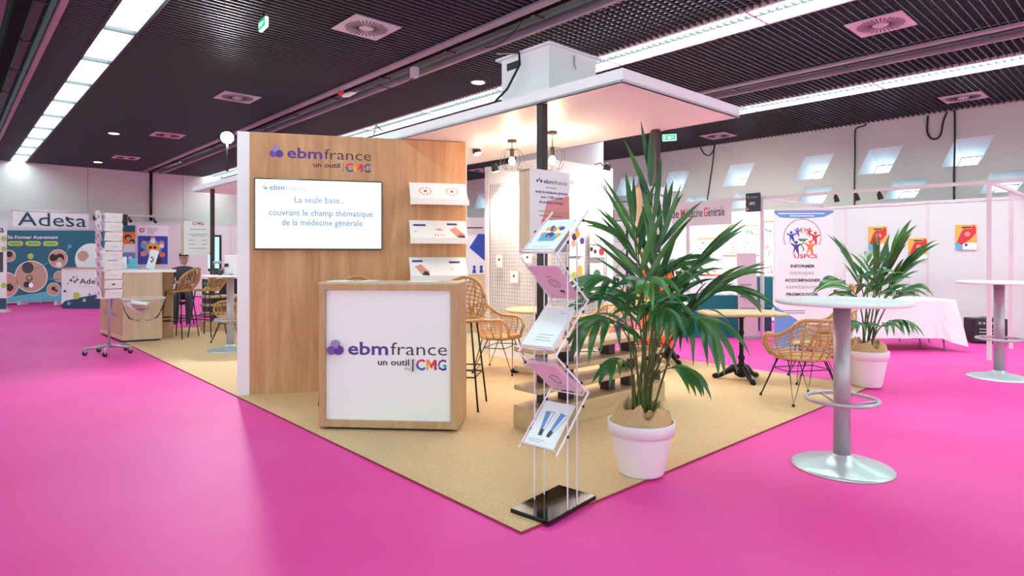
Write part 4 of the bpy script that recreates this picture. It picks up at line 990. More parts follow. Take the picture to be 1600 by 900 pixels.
# leaflet holder on the counter
q = Vector((-6.15, 10.4, zc+1.165)); lh = thing('leaflet_holder', 'clear tabletop leaflet holder on the far oak counter', 'leaflet holder', q, ab)
part('holder', MB().box(-.1, .1, -.005, .0, 0, .16).box(-.1, .1, -.08, -.075, 0, .1).box(-.1, .1, -.08, 0, 0, .006), M['acrylic'], lh)
o = thing('leaflet', 'white tilted leaflet with green and pink marks on the far oak counter', 'leaflet', q+Vector((.05, -.0, .01)), ab); 
part('sheet', MB().box(-.06, .06, -.05, -.046, 0, .32, Matrix.Rotation(.25, 4, 'Y')), M['paper'], o)
for i, c in enumerate(('purple', 'green', 'red')): part('print', MB().disc(.03+.02*(i % 2), .12+.035*i, .018, -.053, -.046, 8), M[c], o)
o = thing('leaflet_holder', 'low clear tray of blue leaflets at the left of the far counter top', 'leaflet holder', q+Vector((-.55, .25, 0)), ab)
part('tray', MB().box(-.25, .25, -.12, -.115, 0, .14).box(-.25, .25, .0, .005, 0, .28).box(-.25, .25, -.12, 0, 0, .01), M['acrylic'], o)
for i in range(3): part('card', MB().box(-.22+.15*i, -.1+.15*i, -.05, -.045, .01, .24-.03*i), M[('skyblue', 'paper', 'ltblue')[i]], o)
# stools left
rattan('rattan_stool', 'left one of the two rattan bar stools at the far oak counter', 'bar stool', (-5.66, 10.5, zc), R(84), .80, None, True, .2, group='rattan bar stools')
rattan('rattan_stool', 'right one of the two rattan bar stools left of the partition', 'bar stool', (-5.30, 10.75, zc), R(84), .80, None, True, .2, group='rattan bar stools')
rattan('rattan_armchair', 'rattan armchair left of the oak partition behind the small bar table', 'armchair', (-4.45, 9.95, zc), R(150), group='rattan armchairs')
# white letter sign on the far post
D = 11.9; sg = thing('letter_sign', 'white sign board with coloured letters on the far black post', 'sign', at(287.5, 398, D), R(14))
wd = 41/F*D; h = 53/F*D
part('board', MB().box(0, wd, -.01, .02, 0, h), M['white'], sg); part('oak_edge', MB().box(-.05, 0, -.01, .1, 0, h), M['woodlight'], sg)
cmg(sg, wd*.3, wd*.7, h*.88, h*.085, -.012)
for i, (a_, b, z_) in enumerate(((.2, .8, .74), (.15, .85, .6), (.25, .75, .55), (.15, .4, .42), (.62, .8, .42), (.15, .4, .3), (.62, .8, .3), (.2, .8, .18))):
    part('print', MB().box(wd*a_, wd*b, -.0115, -.009, h*z_, h*z_+.012), M['grey'], sg)
for i, c in enumerate(('blue', 'red', 'orange')): part('print', MB().box(wd*.9, wd*.98, -.013+.0005*i, -.009, h*(.0+.03*i), h*(.03+.03*i)), M[c], sg)
# touch screen and coffee corner
D = 12.6; o = thing('touch_kiosk', 'tall screen with pale blue picture behind the letter sign', 'screen', at(325, 424, D), R(20))
wd = 19/F*D; h = 57/F*D
part('housing', MB().box(0, wd, 0, .05, 0, h), M['black'], o, .01); part('screen', MB().box(-.0, wd-.04, -.006, 0, .06, h-.04), emis('kiosk_screen', (.35, .7, .78), 1), o)
part('stand', MB().tube([(wd*.5, .03, 0), (wd*.5, .03, -(o.location.z-zc))], .03, 8), M['black'], o); part('foot_plate', MB().box(-.15, wd+.1, -.15, .25, -(o.location.z-zc), -(o.location.z-zc)+.01), M['black'], o)
q = Vector((-4.1, 9.05, zc+1.108))
o = thing('coffee_machine', 'white drinks machine standing on the small bar table by the partition', 'coffee machine', q+Vector((-.05, 0, 0)), 0)
part('case', MB().box(-.02, .26, -.1, .18, 0, .29), M['white'], o, .01); part('spout', MB().box(.0, .04, -.14, -.1, .12, .17), M['black'], o); part('drip_tray', MB().box(-.02, .1, -.18, -.1, 0, .02), M['steel'], o)
o = thing('glass_jar', 'clear glass jar with dark lid on the small bar table', 'jar', q+Vector((-.2, -.05, 0)), 0)
part('glass', MB().lathe([(.055, 0), (.06, .02), (.06, .15), (.05, .17)], 20), M['acrylic'], o); part('lid', MB().lathe([(.055, .17), (.055, .2), (.02, .215)], 16), M['steel'], o); part('filling', MB().lathe([(.05, .01), (.05, .07), (0, .075)], 14), M['darkgrey'], o)
o = single('coffee_capsules', MB().lathe([(.03, 0), (.04, .06), (.03, .08)], 12), M['darkgrey'], 'small dark cup between jar and drinks machine', 'cup', q+Vector((-.11, -.12, 0)))
# planter on the far bench, white box under it
q = fl(328, 470, .69); pl = thing('small_planter', 'small white planter with leafy green plant on the far bench', 'planter', (-5.85, 12.05, .665+zc), 0)
part('pot', MB().box(-.12, .12, -.06, .06, 0, .12), M['white'], pl, .008)
for i in range(14):
    g = i*2.4; part('leaf', leaf_mb((.08*math.cos(g), .03*math.sin(g), .11), (math.cos(g)*.6, math.sin(g)*.6, 1), (1, 0, 0), .17, .04, .22, .2), M['leaf'], pl)
single('white_carton', MB().box(0, .3, 0, .2, 0, .22), M['white'], 'small white carton on the rug by the far bench', 'box', (-5.6, 11.5, zc), .2, bevel=.004)
# seated person
px, py_ = -6.62, 12.45
me = bpy.data.meshes.new('body'); V_ = [((0, 0, .62), .15), ((0, .0, .78), .14), ((0, -.01, 1.0), .155), ((0, -.01, 1.13), .12), ((0, -.02, 1.2), .055),
    ((-.17, -.01, 1.1), .065), ((-.22, -.06, .88), .048), ((-.12, -.28, .87), .036), ((.17, -.01, 1.1), .065), ((.22, -.06, .88), .048), ((.12, -.28, .87), .036),
    ((-.09, -.03, .6), .1), ((-.11, -.42, .6), .075), ((-.11, -.42, .2), .05), ((-.11, -.5, .06), .04), ((.09, -.03, .6), .1), ((.11, -.42, .6), .075), ((.11, -.42, .2), .05), ((.11, -.5, .06), .04)]
E_ = [(0, 1), (1, 2), (2, 3), (3, 4), (3, 5), (5, 6), (6, 7), (3, 8), (8, 9), (9, 10), (0, 11), (11, 12), (12, 13), (13, 14), (0, 15), (15, 16), (16, 17), (17, 18)]
me.from_pydata([a_ for a_, _ in V_], E_, []); 
pe = thing('person', 'person with short dark hair, glasses and dark jacket, seated behind the far stools', 'person', (px, py_, zc), R(25))
bo_ = link('body', me, pe, M['jacket']); sk = bo_.modifiers.new('s', 'SKIN')
for i, (_, r_) in enumerate(V_): me.skin_vertices[0].data[i].radius = (r_, r_*.8) if False else (r_, r_)
bo_.modifiers.new('u', 'SUBSURF').levels = 1
part('head', MB().lathe([(0, 1.21), (.045, 1.215), (.062, 1.25), (.075, 1.31), (.078, 1.36), (.06, 1.42), (0, 1.45)], 18, (0, -.02, 0)), M['skin'], pe)
part('hair', MB().lathe([(.05, 1.375), (.085, 1.385), (.086, 1.41), (.068, 1.445), (0, 1.472)], 18, (0, -.014, 0)).lathe([(.05, 1.25), (.07, 1.27), (.08, 1.38)], 18, (0, .006, 0)), M['hair'], pe)
part('nose', MB().tube([(0, -.095, 1.35), (0, -.112, 1.315), (0, -.095, 1.305)], .01, 5), M['skin'], pe)
gm = MB()
for s_ in (-1, 1): gm.tube([(s_*.033+.022*math.cos(i*.785), -.1, 1.35+.018*math.sin(i*.785)) for i in range(8)], .0035, 4, True)
part('glasses', gm, M['black'], pe); part('mouth', MB().box(-.022, .022, -.098, -.09, 1.272, 1.278), M['red'], pe)
for s_ in (-1, 1):
    part('ear', MB().lathe([(0, -.02), (.012, 0), (0, .02)], 8, (s_*.08, -.01, 1.34)), M['skin'], pe)
    hd = MB(); hd.tube([(s_*.12, -.28, .87), (s_*.1, -.33, .87), (s_*.08, -.36, .87)], [.03, .034, .028], 6)
    for k in range(4): hd.tube([(s_*(.10-.016*k), -.35, .87), (s_*(.095-.016*k), -.4-.006*(k % 2), .865), (s_*(.09-.016*k), -.42, .85)], .008, 5)
    hd.tube([(s_*.07, -.32, .875), (s_*.045, -.35, .87)], .009, 5); part('hand', hd, M['skin'], pe)
st_ = thing('stool', 'low black stool under the seated person', 'stool', (px, py_, zc), 0)
part('seat', MB().lathe([(.19, .42), (.2, .44), (.19, .465)], 20), M['black'], st_)
for i in range(4): g = R(45+90*i); part('leg', MB().tube([(.12*math.cos(g), .12*math.sin(g), .43), (.2*math.cos(g), .2*math.sin(g), 0)], .012, 6), M['black'], st_)
# ================================================================ LEFT WALL BOOTHS
bw = thing('shell_wall', 'row of white shell-scheme panels along the left hall wall', 'partition', uv(-6, 22.9, 0), GA)
for i in range(15):
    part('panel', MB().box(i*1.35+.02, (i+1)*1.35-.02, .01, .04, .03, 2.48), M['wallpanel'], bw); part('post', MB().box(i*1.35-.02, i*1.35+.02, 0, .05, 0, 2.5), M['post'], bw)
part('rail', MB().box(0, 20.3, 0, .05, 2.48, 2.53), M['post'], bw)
fr3 = thing('booth_rail', 'slim white rail with hanging clip lamps over the left booths', 'rail', uv(-9, 19.4, 2.5), GA)
part('beam', MB().box(0, 14.2, 0, .05, -.02, .03), M['post'], fr3)
for x in (0, 3.6, 7.0, 14.1): part('post', MB().box(x, x+.05, 0, .05, -2.5, -.02), M['post'], fr3)
for i, x in enumerate((11.3, 11.9, 12.7, 13.3)): part('clip_lamp', MB().tube([(x, .02, -.02), (x, .0, -.1), (x+.04, -.05, -.17)], [.01, .03, .045], 8), M['black'], fr3)
# fabric banner and backdrop
fu = Fc(uv(0, 19.35, 0), GA)
s0, s1 = fu.s(20), fu.s(139); za, zb = fu.z(20, 354.5), fu.z(20, 328)
o = thing('fabric_banner', 'white fabric banner with large navy word hanging over the teal backdrop', 'banner', (fu.p.x, fu.p.y, 0), GA)
mb = MB(); n = 24; vs = []
for j in range(2):
    for i in range(n+1): x = s0+(s1-s0)*i/n; vs.append((x, .012*math.sin(i*1.9)*(1-j)+.02, za+(zb-za)*j))
mb.add(vs, [(i, i+1, n+2+i, n+1+i) for i in range(n)], None, True); part('fabric', mb, M['white'], o)
part('pole', MB().tube([(s0-.05, .02, zb), (s1+.05, .02, zb)], .018, 6), M['post'], o)
text(o, 'Adesa', fu.s(27.5), fu.s(135), fu.z(80, 353.5), .33, M['navy'], -.002, .0)
for i in range(2): part('print', MB().box(0, 0, 0, 0, 0, 0), M['navy'], o) if 0 else None
D = 17.4; q = at(11, 475, D); q.z = 0.02; ab2 = R(3); fb = Fc(q, ab2)
o = thing('exhibition_backdrop', 'wide teal backdrop printed with round photos and a three-word French slogan', 'backdrop', q, ab2)
wd = fb.s(172); h = fb.z(20, 360)
part('panel', MB().box(0, wd, 0, .06, .1, h), M['teal'], o); part('wave', MB().prism([(0, .1), (wd, .1), (wd, .75), (wd*.62, .52), (wd*.3, .34), (0, .22)], -.004, .0), M['ltblue'], o)
for x in (.4, 1.4, 2.5): part('foot', MB().box(x-.04, x+.04, -.12, .2, -.0, .1), M['post'], o)
text(o, 'Se Former Autrement', fb.s(12.5), fb.s(91), fb.z(50, 373), .085, M['white'], -.006, .02)
for a_, b in ((12, 36.5), (40, 64), (67.5, 91)):
    x0, x1 = fb.s(a_), fb.s(b); zc_ = fb.z(50, 380.5); part('label_pill', MB().prism([(x0+.05, zc_-.07), (x1-.05, zc_-.07), (x1, zc_-.03), (x1, zc_+.03), (x1-.05, zc_+.07), (x0+.05, zc_+.07), (x0, zc_+.03), (x0, zc_-.03)], -.006, 0), M['lime'], o)
    part('print', MB().box(x0+.07, x1-.07, -.008, 0, zc_-.015, zc_+.015), M['green'], o)
def ph(cx, cy, r_, cols):
    x, zz = fb.sz(cx, cy); rr = r_*D/F
    part('photo_disc', MB().disc(x, zz, rr, -.007, 0, 28), M[cols[0]], o); part('photo_disc', MB().disc(x, zz, rr*.94, -.009, 0, 28), M[cols[1]], o)
    for i, (dx, dz, k_, c) in enumerate(cols[2]): part('photo_disc', MB().disc(x+dx*rr, zz+dz*rr, rr*k_, -.011-.001*i, 0, 14), M[c], o)
ph(49, 432, 25, ('white', 'skin', [(-.2, .55, .36, 'darkgrey'), (-.1, -.1, .2, 'darkgrey'), (-.1, -.08, .13, 'skin'), (-.25, -.5, .2, 'black'), (0, -.55, .14, 'chrome')]))
ph(91, 404, 14.5, ('white', 'salmon', [(-.5, .1, .4, 'hair'), (.2, .1, .45, 'hair'), (.2, -.15, .28, 'skin'), (.1, -.65, .3, 'white')]))
ph(143, 405, 25, ('white', 'paper', [(-.5, .2, .34, 'skin'), (.1, -.3, .5, 'white'), (.3, .3, .3, 'paper')]))
ph(84, 452, 10.5, ('white', 'skin', [(.0, .1, .3, 'hair'), (.4, -.2, .2, 'darkgrey')])); ph(15, 400, 9.5, ('white', 'skin', [(.0, .3, .5, 'hair')])); ph(93, 432, 9, ('white', 'skin', [])); ph(9, 445, 20, ('white', 'salmon', [(.3, -.2, .3, 'hair')]))
for cx, cy, r_, c in ((48, 400.5, 4.6, 'lime'), (109, 385, 3, 'ltblue')): part('dot', MB().disc(*fb.sz(cx, cy), r_*D/F, -.007, 0, 16), M[c], o)
ln = MB()
for a_, b in (((109, 385), (103, 397)), ((76, 411), (54, 421)), ((74, 436), (92, 436)), ((17, 446), (26, 443))):
    p0_, p1_ = fb.sz(*a_), fb.sz(*b); ln.tube([(p0_[0], -.005, p0_[1]), (p1_[0], -.005, p1_[1])], .016, 4)
part('connecting_line', ln, M['ltblue'], o)
# promotion counter
q = fl(96, 482); fk = Fc(q, R(0)); o = thing('promotion_counter', 'low white promotion counter with navy wave before the teal backdrop', 'counter', (q.x, q.y, 0), 0)
h = fk.z(100, 420); wd = fk.s(165)
part('body', MB().prism([(0, .05), (.05, 0), (wd, 0), (wd, h), (0, h)], 0, .5), M['white'], o); part('top', MB().box(-.04, wd+.04, -.03, .53, h, h+.03), M['wood'], o)
part('wave', MB().prism([(.0, .05), (.05, 0.001), (wd, 0.001), (wd, .42), (wd*.45, .3), (.1, .2), (.0, .1)], -.006, 0), M['navy'], o)
for cx, cy, r_, c in ((120, 462, 5.5, 'lime'), (132, 469, 2.8, 'lime'), (108, 474, 3.2, 'skyblue'), (140, 460, 2, 'skyblue')): part('dot', MB().disc(*fk.sz(cx, cy), r_*16.4/F, -.009, 0, 14), M[c], o)
for i, (cx, cy, r_, c) in enumerate(((106, 443, 1.6, 'lime'), (111, 438, 2, 'navy'), (115, 433, 1.4, 'teal'), (117, 440, 2.2, 'green'), (121, 437, 2.4, 'skyblue'), (113, 434, 1, 'lime'), (120, 432, 1.3, 'lime'))): part('dot', MB().disc(*fk.sz(cx, cy), r_*16.4/F, -.008, 0, 12), M[c], o)
text(o, 'Adesa', fk.s(124.5), fk.s(162), fk.z(130, 443.5), .14, M['plum'], -.008, .01); text(o, 'Se Former', fk.s(124), fk.s(148), fk.z(130, 448), .025, M['grey'], -.008)
part('lock', MB().disc(*fk.sz(101.5, 455), .03, -.012, 0, 10), M['black'], o)
# roll-up at the left edge
q = fl(-22, 488); o = thing('rollup_banner', 'white roll-up banner with lime tags cut by the left picture edge', 'banner', (q.x, q.y, 0), 0); f5 = Fc(q, 0)
wd = f5.s(10); h = f5.z(5, 348)
part('sheet', MB().box(0, wd, 0, .012, .08, h), M['white'], o); part('cassette', MB().box(-.03, wd+.03, -.08, .1, 0, .08), M['post'], o)
part('print', MB().box(0, wd, -.004, 0, .08, .35), M['navy'], o)
text(o, 'Adesa', wd-.62, wd-.06, f5.z(0, 363), .16, M['navy'], -.003, .02)
for cy in (373, 389, 446): part('print', MB().disc(f5.s(6), f5.z(0, cy), .07, -.004, 0, 12), M['lime'], o)
part('print', MB().box(wd-.4, wd-.08, -.004, 0, 1.0, 1.5), M['darkgrey'], o)
# posters on the shell wall
fp = Fc(uv(0, 22.9, 0), GA)
def poster(F_, z0, px0, px1, y0, y1, label, mat, deco=None, yo=-.01, cat='poster'):
    o = thing('poster', label, cat, (F_.p.x, F_.p.y, z0), F_.a); s0, s1 = F_.s(px0), F_.s(px1); pm_ = (px0+px1)/2; za, zb = F_.z(pm_, y1), F_.z(pm_, y0)
    part('sheet', MB().box(s0, s1, yo, yo+.008, za, zb), M[mat], o)
    if deco: deco(o, s0, s1, za, zb, yo)
    return o
def pd(o, s0, s1, za, zb, y, items):
    w_, h_ = s1-s0, zb-za
    for i, (a_, b, r_, m_) in enumerate(items): part('print', MB().disc(s0+a_*w_, za+b*h_, r_*w_, y-.002-.0008*i, y, 12), M[m_], o)
def dblue(o, s0, s1, za, zb, y):
    w_, h_ = s1-s0, zb-za
    part('print', MB().box(s0+.02, s1-.02, y-.002, y, za+.02, za+h_*.73), M['blue'], o)
    pd(o, s0, s1, za, zb, y-.002, [(.5, .42, .3, 'skyblue'), (.5, .42, .22, 'yellow'), (.22, .55, .09, 'skin'), (.2, .48, .09, 'ltblue'), (.5, .66, .08, 'skin'), (.5, .6, .09, 'white'), (.78, .55, .09, 'skin'), (.78, .48, .08, 'white'), (.2, .28, .1, 'salmon'), (.8, .26, .09, 'orange'), (.42, .44, .05, 'hair'), (.56, .44, .05, 'hair'), (.66, .1, .12, 'hair'), (.5, .3, .12, 'white'), (.15, .87, .08, 'red'), (.15, .87, .04, 'white')])
    for i in range(4): part('print', MB().box(s0+w_*.32, s0+w_*(.68-.05*i), y-.002, y, zb-h_*(.08+.04*i)-.02, zb-h_*(.08+.04*i)), M['grey'], o)
poster(fp, 0, 214, 263, 352, 414, 'blue poster of cartoon people around a table, white header, on the left shell wall', 'white', dblue)
def dphoto(o, s0, s1, za, zb, y):
    w_, h_ = s1-s0, zb-za
    part('print', MB().box(s0, s1, y-.002, y, za+h_*.3, za+h_*.8), M['orange'], o); part('print', MB().box(s0, s1, y-.003, y, za+h_*.75, zb), M['teal'], o)
    pd(o, s0, s1, za, zb, y-.003, [(.4, .55, .28, 'hair'), (.45, .5, .2, 'skin'), (.75, .4, .22, 'hair'), (.7, .35, .15, 'skin')])
poster(fp, 0, 192, 211, 352, 394, 'narrow poster of two warm-lit faces under a teal header', 'paper', dphoto)
poster(fp, 0, 186, 211, 395, 412, 'pale blue pinned sheets under the portrait poster', 'skyblue', lambda o, a_, b, c, d, y: pd(o, a_, b, c, d, y, [(.3, .5, .12, 'white'), (.7, .5, .14, 'white')]))
D = 15.5; single('booth_number_sign', MB().box(0, 8/F*D, -.02, .02, 0, 17/F*D), M['black'], 'small black booth number plate right of the leaflet rack top', 'sign', at(190, 352, D), R(30))
# clutter behind far counter: dark display and grey counter
o = thing('far_display_case', 'dark grey display block behind the far stools', 'display', uv(4.6, 15.6, 0), GA); part('block', MB().box(0, 1.6, 0, .5, 0, .85), M['track'], o); part('top', MB().box(-.02, 1.62, -.02, .52, .85, .88), M['white'], o)
# ================================================================ RIGHT SIDE BOOTHS
bw = thing('shell_wall', 'long row of white shell-scheme panels along the right hall wall', 'partition', uv(12.9, 24, 0), GA-math.pi/2)
for i in range(19):
    x = -.85+i*1.36
    part('panel', MB().box(x+.02, x+1.34, .01, .04, .03, 2.33), M['wallpanel'], bw); part('post', MB().box(x-.02, x+.02, 0, .05, 0, 2.36), M['post'], bw)
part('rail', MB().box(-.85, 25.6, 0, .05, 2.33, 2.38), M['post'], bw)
fw = Fc(uv(12.9, 24, 0), GA-math.pi/2)      # s = 24 - v
def dglove(o, s0, s1, za, zb, y):
    w_, h_ = s1-s0, zb-za
    part('print', MB().box(s0, s0+w_*.4, y-.002, y, za, za+h_*.3), M['ltblue'], o); part('print', MB().box(s0+w_*.35, s1, y-.003, y, za, za+h_*.27), M['white'], o)
    part('print', MB().prism([(s0+w_*.08, za+h_*.3), (s0+w_*.3, za+h_*.18), (s0+w_*.72, za+h_*.42), (s0+w_*.97, za+h_*.65), (s0+w_*.98, za+h_*.88), (s0+w_*.85, za+h_*.98), (s0+w_*.75, za+h_*.83), (s0+w_*.4, za+h_*.83), (s0+w_*.25, za+h_*.65)], y-.004, y), M['red'], o)
    part('print', MB().disc(s0+w_*.58, za+h_*.62, w_*.14, y-.005, y, 10), M['salmon'], o); part('print', MB().box(s0+w_*.3, s0+w_*.75, y-.003, y, za+h_*.86, za+h_*.92), M['darkgrey'], o)
    part('print', MB().box(s0+w_*.45, s0+w_*.58, y-.004, y, za+h_*.14, za+h_*.24), M['blue'], o)
for i, (a_, b, c, d) in enumerate(((1357, 1386, 354, 391), (1419, 1449, 372, 407), (1493, 1526, 351, 390))):
    poster(fw, 0, a_, b, c, d, ('orange and red poster left of the second palm top on the white booth wall', 'orange and red poster hung lower, behind the second palm fronds', 'orange and red poster farthest right on the white booth wall')[i], 'yellow', dglove)
poster(fw, 0, 1322, 1352, 425, 462, 'white and orange sheet glimpsed through the second palm leaves', 'white', lambda o, s0, s1, za, zb, y: pd(o, s0, s1, za, zb, y, [(.3, .3, .2, 'orange'), (.6, .4, .15, 'salmon')]))
def dots(o, s0, s1, za, zb, y):
    rg = random.Random(int(s0*100)); w_, h_ = s1-s0, zb-za
    for k_ in range(3):
        for i in range(9): part('print', MB().disc(s0+w_*rg.uniform(.12, .88), zb-h_*(.12+.3*k_+rg.uniform(0, .2)), .02, y-.002-.0005*i, y, 8), M[('green', 'salmon', 'salmon')[k_] if rg.random() < .7 else 'grey'], o)
    for k_ in (0, 1): part('print', MB().box(s0, s1, y-.003, y, za+h_*(.0+.97*k_), za+h_*(.03+.97*k_)), M['orange'], o)
for i, (a_, b, c, d) in enumerate(((1194, 1209, 345, 434), (1160, 1186, 352, 400), (1130, 1157, 352, 400), (1090, 1126, 372, 430))):
    poster(fw, 0, a_, b, c, d, 'sheet of coloured dots on the booth wall, %s' % ('just left of the people-emblem banner', 'under the black name plate', 'right of the header board', 'behind the big palm fronds')[i], 'white', dots)
# front frame of the right booths
ff = Fc(uv(10.3, 24, 0), GA-math.pi/2)
o = thing('booth_truss', 'pinkish white aluminium frame of posts and rails around the right booths', 'frame', (ff.p.x, ff.p.y, 0), GA-math.pi/2)
zt = 2.42; s_a, s_b, s_c = ff.s(1190), ff.s(1545), ff.s(1074)
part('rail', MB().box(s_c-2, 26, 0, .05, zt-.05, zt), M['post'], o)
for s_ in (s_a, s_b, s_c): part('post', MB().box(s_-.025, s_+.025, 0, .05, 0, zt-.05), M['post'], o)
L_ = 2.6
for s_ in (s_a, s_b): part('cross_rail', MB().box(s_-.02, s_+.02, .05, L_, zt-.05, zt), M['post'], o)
kk = 1.55; part('post', MB().box(s_b-.025, s_b+.025, kk, kk+.05, 0, zt-.05), M['post'], o)
for i, px in enumerate((1305, 1337, 1373, 1080)):
    s_ = ff.s(px); l = part('clip_lamp', MB().tube([(s_, .025, zt-.05), (s_, .02, zt-.09), (s_+.02, .03, zt-.17)], [.012, .035, .04], 8), M['hair'], o); part('lens', MB().lathe([(0, -.003), (.03, 0)], 10, (s_+.02, .03, zt-.172)), M['vent'], l)
lamp('SPOT', tuple(uv(11.2, 6.9, 2.3)), 95, (1, .9, .82), .05, (Vector((.2, .2, -.12))).to_track_quat('-Z', 'Y').to_euler(), 120)
# name plate
s0, s1 = ff.s(1168), ff.s(1189.5); o = thing('name_plate', 'black hanging name plate at the corner of the white booth frame', 'sign', (ff.p.x, ff.p.y, 0), GA-math.pi/2)
za, zb = ff.z(1179, 331), ff.z(1179, 302)
part('plate', MB().box(s0, s1, -.07, -.02, za, zb), M['darkgrey'], o, .004); text(o, 'USPCS', s0+.07, s1-.08, za+.12, .045, M['white'], -.073, .02)
part('print', MB().box(s0+.09, s1-.03, -.073, -.07, zb-.08, zb-.065), M['grey'], o); part('print', MB().disc(s0+.05, zb-.07, .015, -.073, -.07, 8), M['yellow'], o); part('print', MB().box(s0+.02, s0+.05, -.073, -.07, za+.02, za+.07), M['salmon'], o)
# header board with French words
s0, s1 = ff.s(1040), ff.s(1143); o = thing('header_board', 'pinkish header board reading a French medical title with red initials', 'sign', (ff.p.x, ff.p.y, 0), GA-math.pi/2)
part('board', MB().box(s0-.6, s1, -.03, 0, ff.z(1100, 352), ff.z(1100, 314)), M['post'], o)
zl = ff.z(1100, 338.5); y = -.033
text(o, 'de', ff.s(1050), ff.s(1062.5), zl, .16, M['darkgrey'], y, .01); text(o, 'de', ff.s(1058), ff.s(1063.5), zl, .16, M['darkgrey'], y) if 0 else None
text(o, 'M', ff.s(1065.3), ff.s(1071.5), zl, .16, M['red'], y, .01); text(o, 'édecine', ff.s(1073), ff.s(1099), zl, .16, M['darkgrey'], y, .01); text(o, 'G', ff.s(1101), ff.s(1107.5), zl, .16, M['red'], y, .01); text(o, 'énérale', ff.s(1108), ff.s(1133.5), zl, .16, M['darkgrey'], y, .01)
# people emblem roll-up
D = 8.9; q = at(1210, 400, D); q.z = 0; fr_u = Fc(q, R(-2)); o = thing('rollup_banner', 'tall white roll-up banner with ring of coloured people and five French verbs', 'banner', q, R(-2)); g = fr_u
wd = g.s(1302); h = g.z(1250, 329)
part('sheet', MB().box(0, wd, 0, .012, .08, h), M['white'], o); part('cassette', MB().box(-.02, wd+.02, -.1, .1, 0, .08), M['steel'], o); part('top_bar', MB().box(0, wd, -.01, .022, h, h+.03), M['post'], o)
part('print', MB().prism([(0, h-.003), (0, h-.04), (wd*.1, h-.1), (wd*.5, h-.115), (wd*.85, h-.09), (wd, h-.03), (wd, h-.003)], -.003, 0), M['skyblue'], o)
text(o, 'UNION SYNDICALE', g.s(1216), g.s(1290), h-.055, .025, M['white'], -.005) if 0 else part('print', MB().box(g.s(1216), g.s(1288), -.005, 0, h-.05, h-.035), M['white'], o)
part('print', MB().box(g.s(1234), g.s(1272), -.005, 0, h-.085, h-.07), M['white'], o)
cx, cz = g.sz(1253.5, 371)
for i in range(30):
    t_ = R(-20+220*i/29); rr = .262; part('print', MB().box(-.008, .008, -.004, 0, -.012, .012, Matrix.Translation((cx+rr*math.cos(t_), 0, cz+rr*math.sin(t_)*1.0)) @ Matrix.Rotation(-t_, 4, 'Y')), M['grey'], o)
def fig(px, py, sc_, col, tilt=0):
    x, zz = g.sz(px, py); mm = Matrix.Translation((x, 0, zz)) @ Matrix.Rotation(tilt, 4, 'Y') @ Matrix.Scale(sc_, 4)
    part('print', MB().add([(p[0], -.004, p[1]) for p in ((-.5, -1.2), (-.12, -.2), (.0, -.5), (.45, -1.2), (.3, .1), (.75, .5), (.65, .62), (.2, .45), (-.2, .45), (-.7, .7), (-.8, .58), (-.3, .1))], [tuple(range(12))], mm), M[col], o)
    part('print', MB().add([(.24*math.cos(i*.6283), -.004, .75+.24*math.sin(i*.6283)) for i in range(10)], [tuple(range(10))], mm), M[col], o)
fig(1237, 370, .085, 'blue', -.1); fig(1246, 363, .065, 'purple3'); fig(1252, 360, .045, 'grey'); fig(1258, 360, .045, 'salmon'); fig(1264, 363, .065, 'red', .2); fig(1273, 372, .095, 'red', .1); fig(1244, 387, .1, 'purple'); fig(1266, 387, .11, 'orange')
part('print', MB().tube([(g.s(1254)+.02*math.sin(i*1.3), -.002, g.z(1254, 392)+.022*i) for i in range(9)], .007, 5), M['green'], o); part('print', MB().prism([(g.s(1246), g.z(1254, 373)), (g.s(1263), g.z(1254, 373)), (g.s(1258), g.z(1254, 377)), (g.s(1250), g.z(1254, 377))], -.005, 0), M['green'], o)
text(o, 'USPCS', g.s(1240.5), g.s(1277), g.z(1258, 403.3), .055, M['red'], -.004, .02)
for s_, a_, b, yy, bd, m_ in (('INFORMER', 1235, 1273, 418, .03, 'darkgrey'), ('DÉFENDRE', 1234.5, 1272, 429, 0, 'grey'), ('ACCOMPAGNER', 1226, 1282, 440, .03, 'darkgrey'), ('REPRÉSENTER', 1228.5, 1280, 451, 0, 'grey'), ('PROMOUVOIR', 1228.5, 1278.5, 462, .03, 'darkgrey')):
    text(o, s_, g.s(a_), g.s(b), g.z(1253, yy), .04, M[m_], -.004, bd)
for yy in (485, 488.5): part('print', MB().box(g.s(1222), g.s(1257), -.004, 0, g.z(1240, yy+1), g.z(1240, yy)), M['purple3'], o)
part('print', MB().prism([(.0, .09), (wd*.999, .09), (wd*.999, .22), (wd*.7, .3), (wd*.35, .5), (0, .68)], -.004, 0), M['skyblue'], o)
# cloth table
q = fl(1335, 545); D = 9.1; x0 = (1338-800)/F*D; x1 = (1492-800)/F*D
o = thing('folding_table', 'folding table on thin legs hidden under a white cloth at the right', 'table', (x0, D, 0), 0); wd = x1-x0
part('tabletop', MB().box(0.02, wd-.02, 0.02, .7, .71, .74), M['wood'], o)
for x in (.12, wd-.15):
    for y in (.08, .62): part('leg', MB().tube([(x, y, .71), (x+.05, y, 0)], .014, 6), M['greytube'], o)
mb = MB(); rngc = random.Random(5); rim_t = []; rim_b = []; per = [(0, 0), (wd, 0), (wd, .74), (0, .74)]
seq = []
for k_ in range(4):
    a_, b = per[k_], per[(k_+1) % 4]; n = 14 if k_ % 2 == 0 else 8
    for i in range(n): t_ = i/n; seq.append((a_[0]+(b[0]-a_[0])*t_, a_[1]+(b[1]-a_[1])*t_, min(t_, 1-t_)*math.dist(a_, b)))
N = len(seq); cxx, cyy = wd/2, .37; vs = []
lv_ = [0, .03, .25, .5]
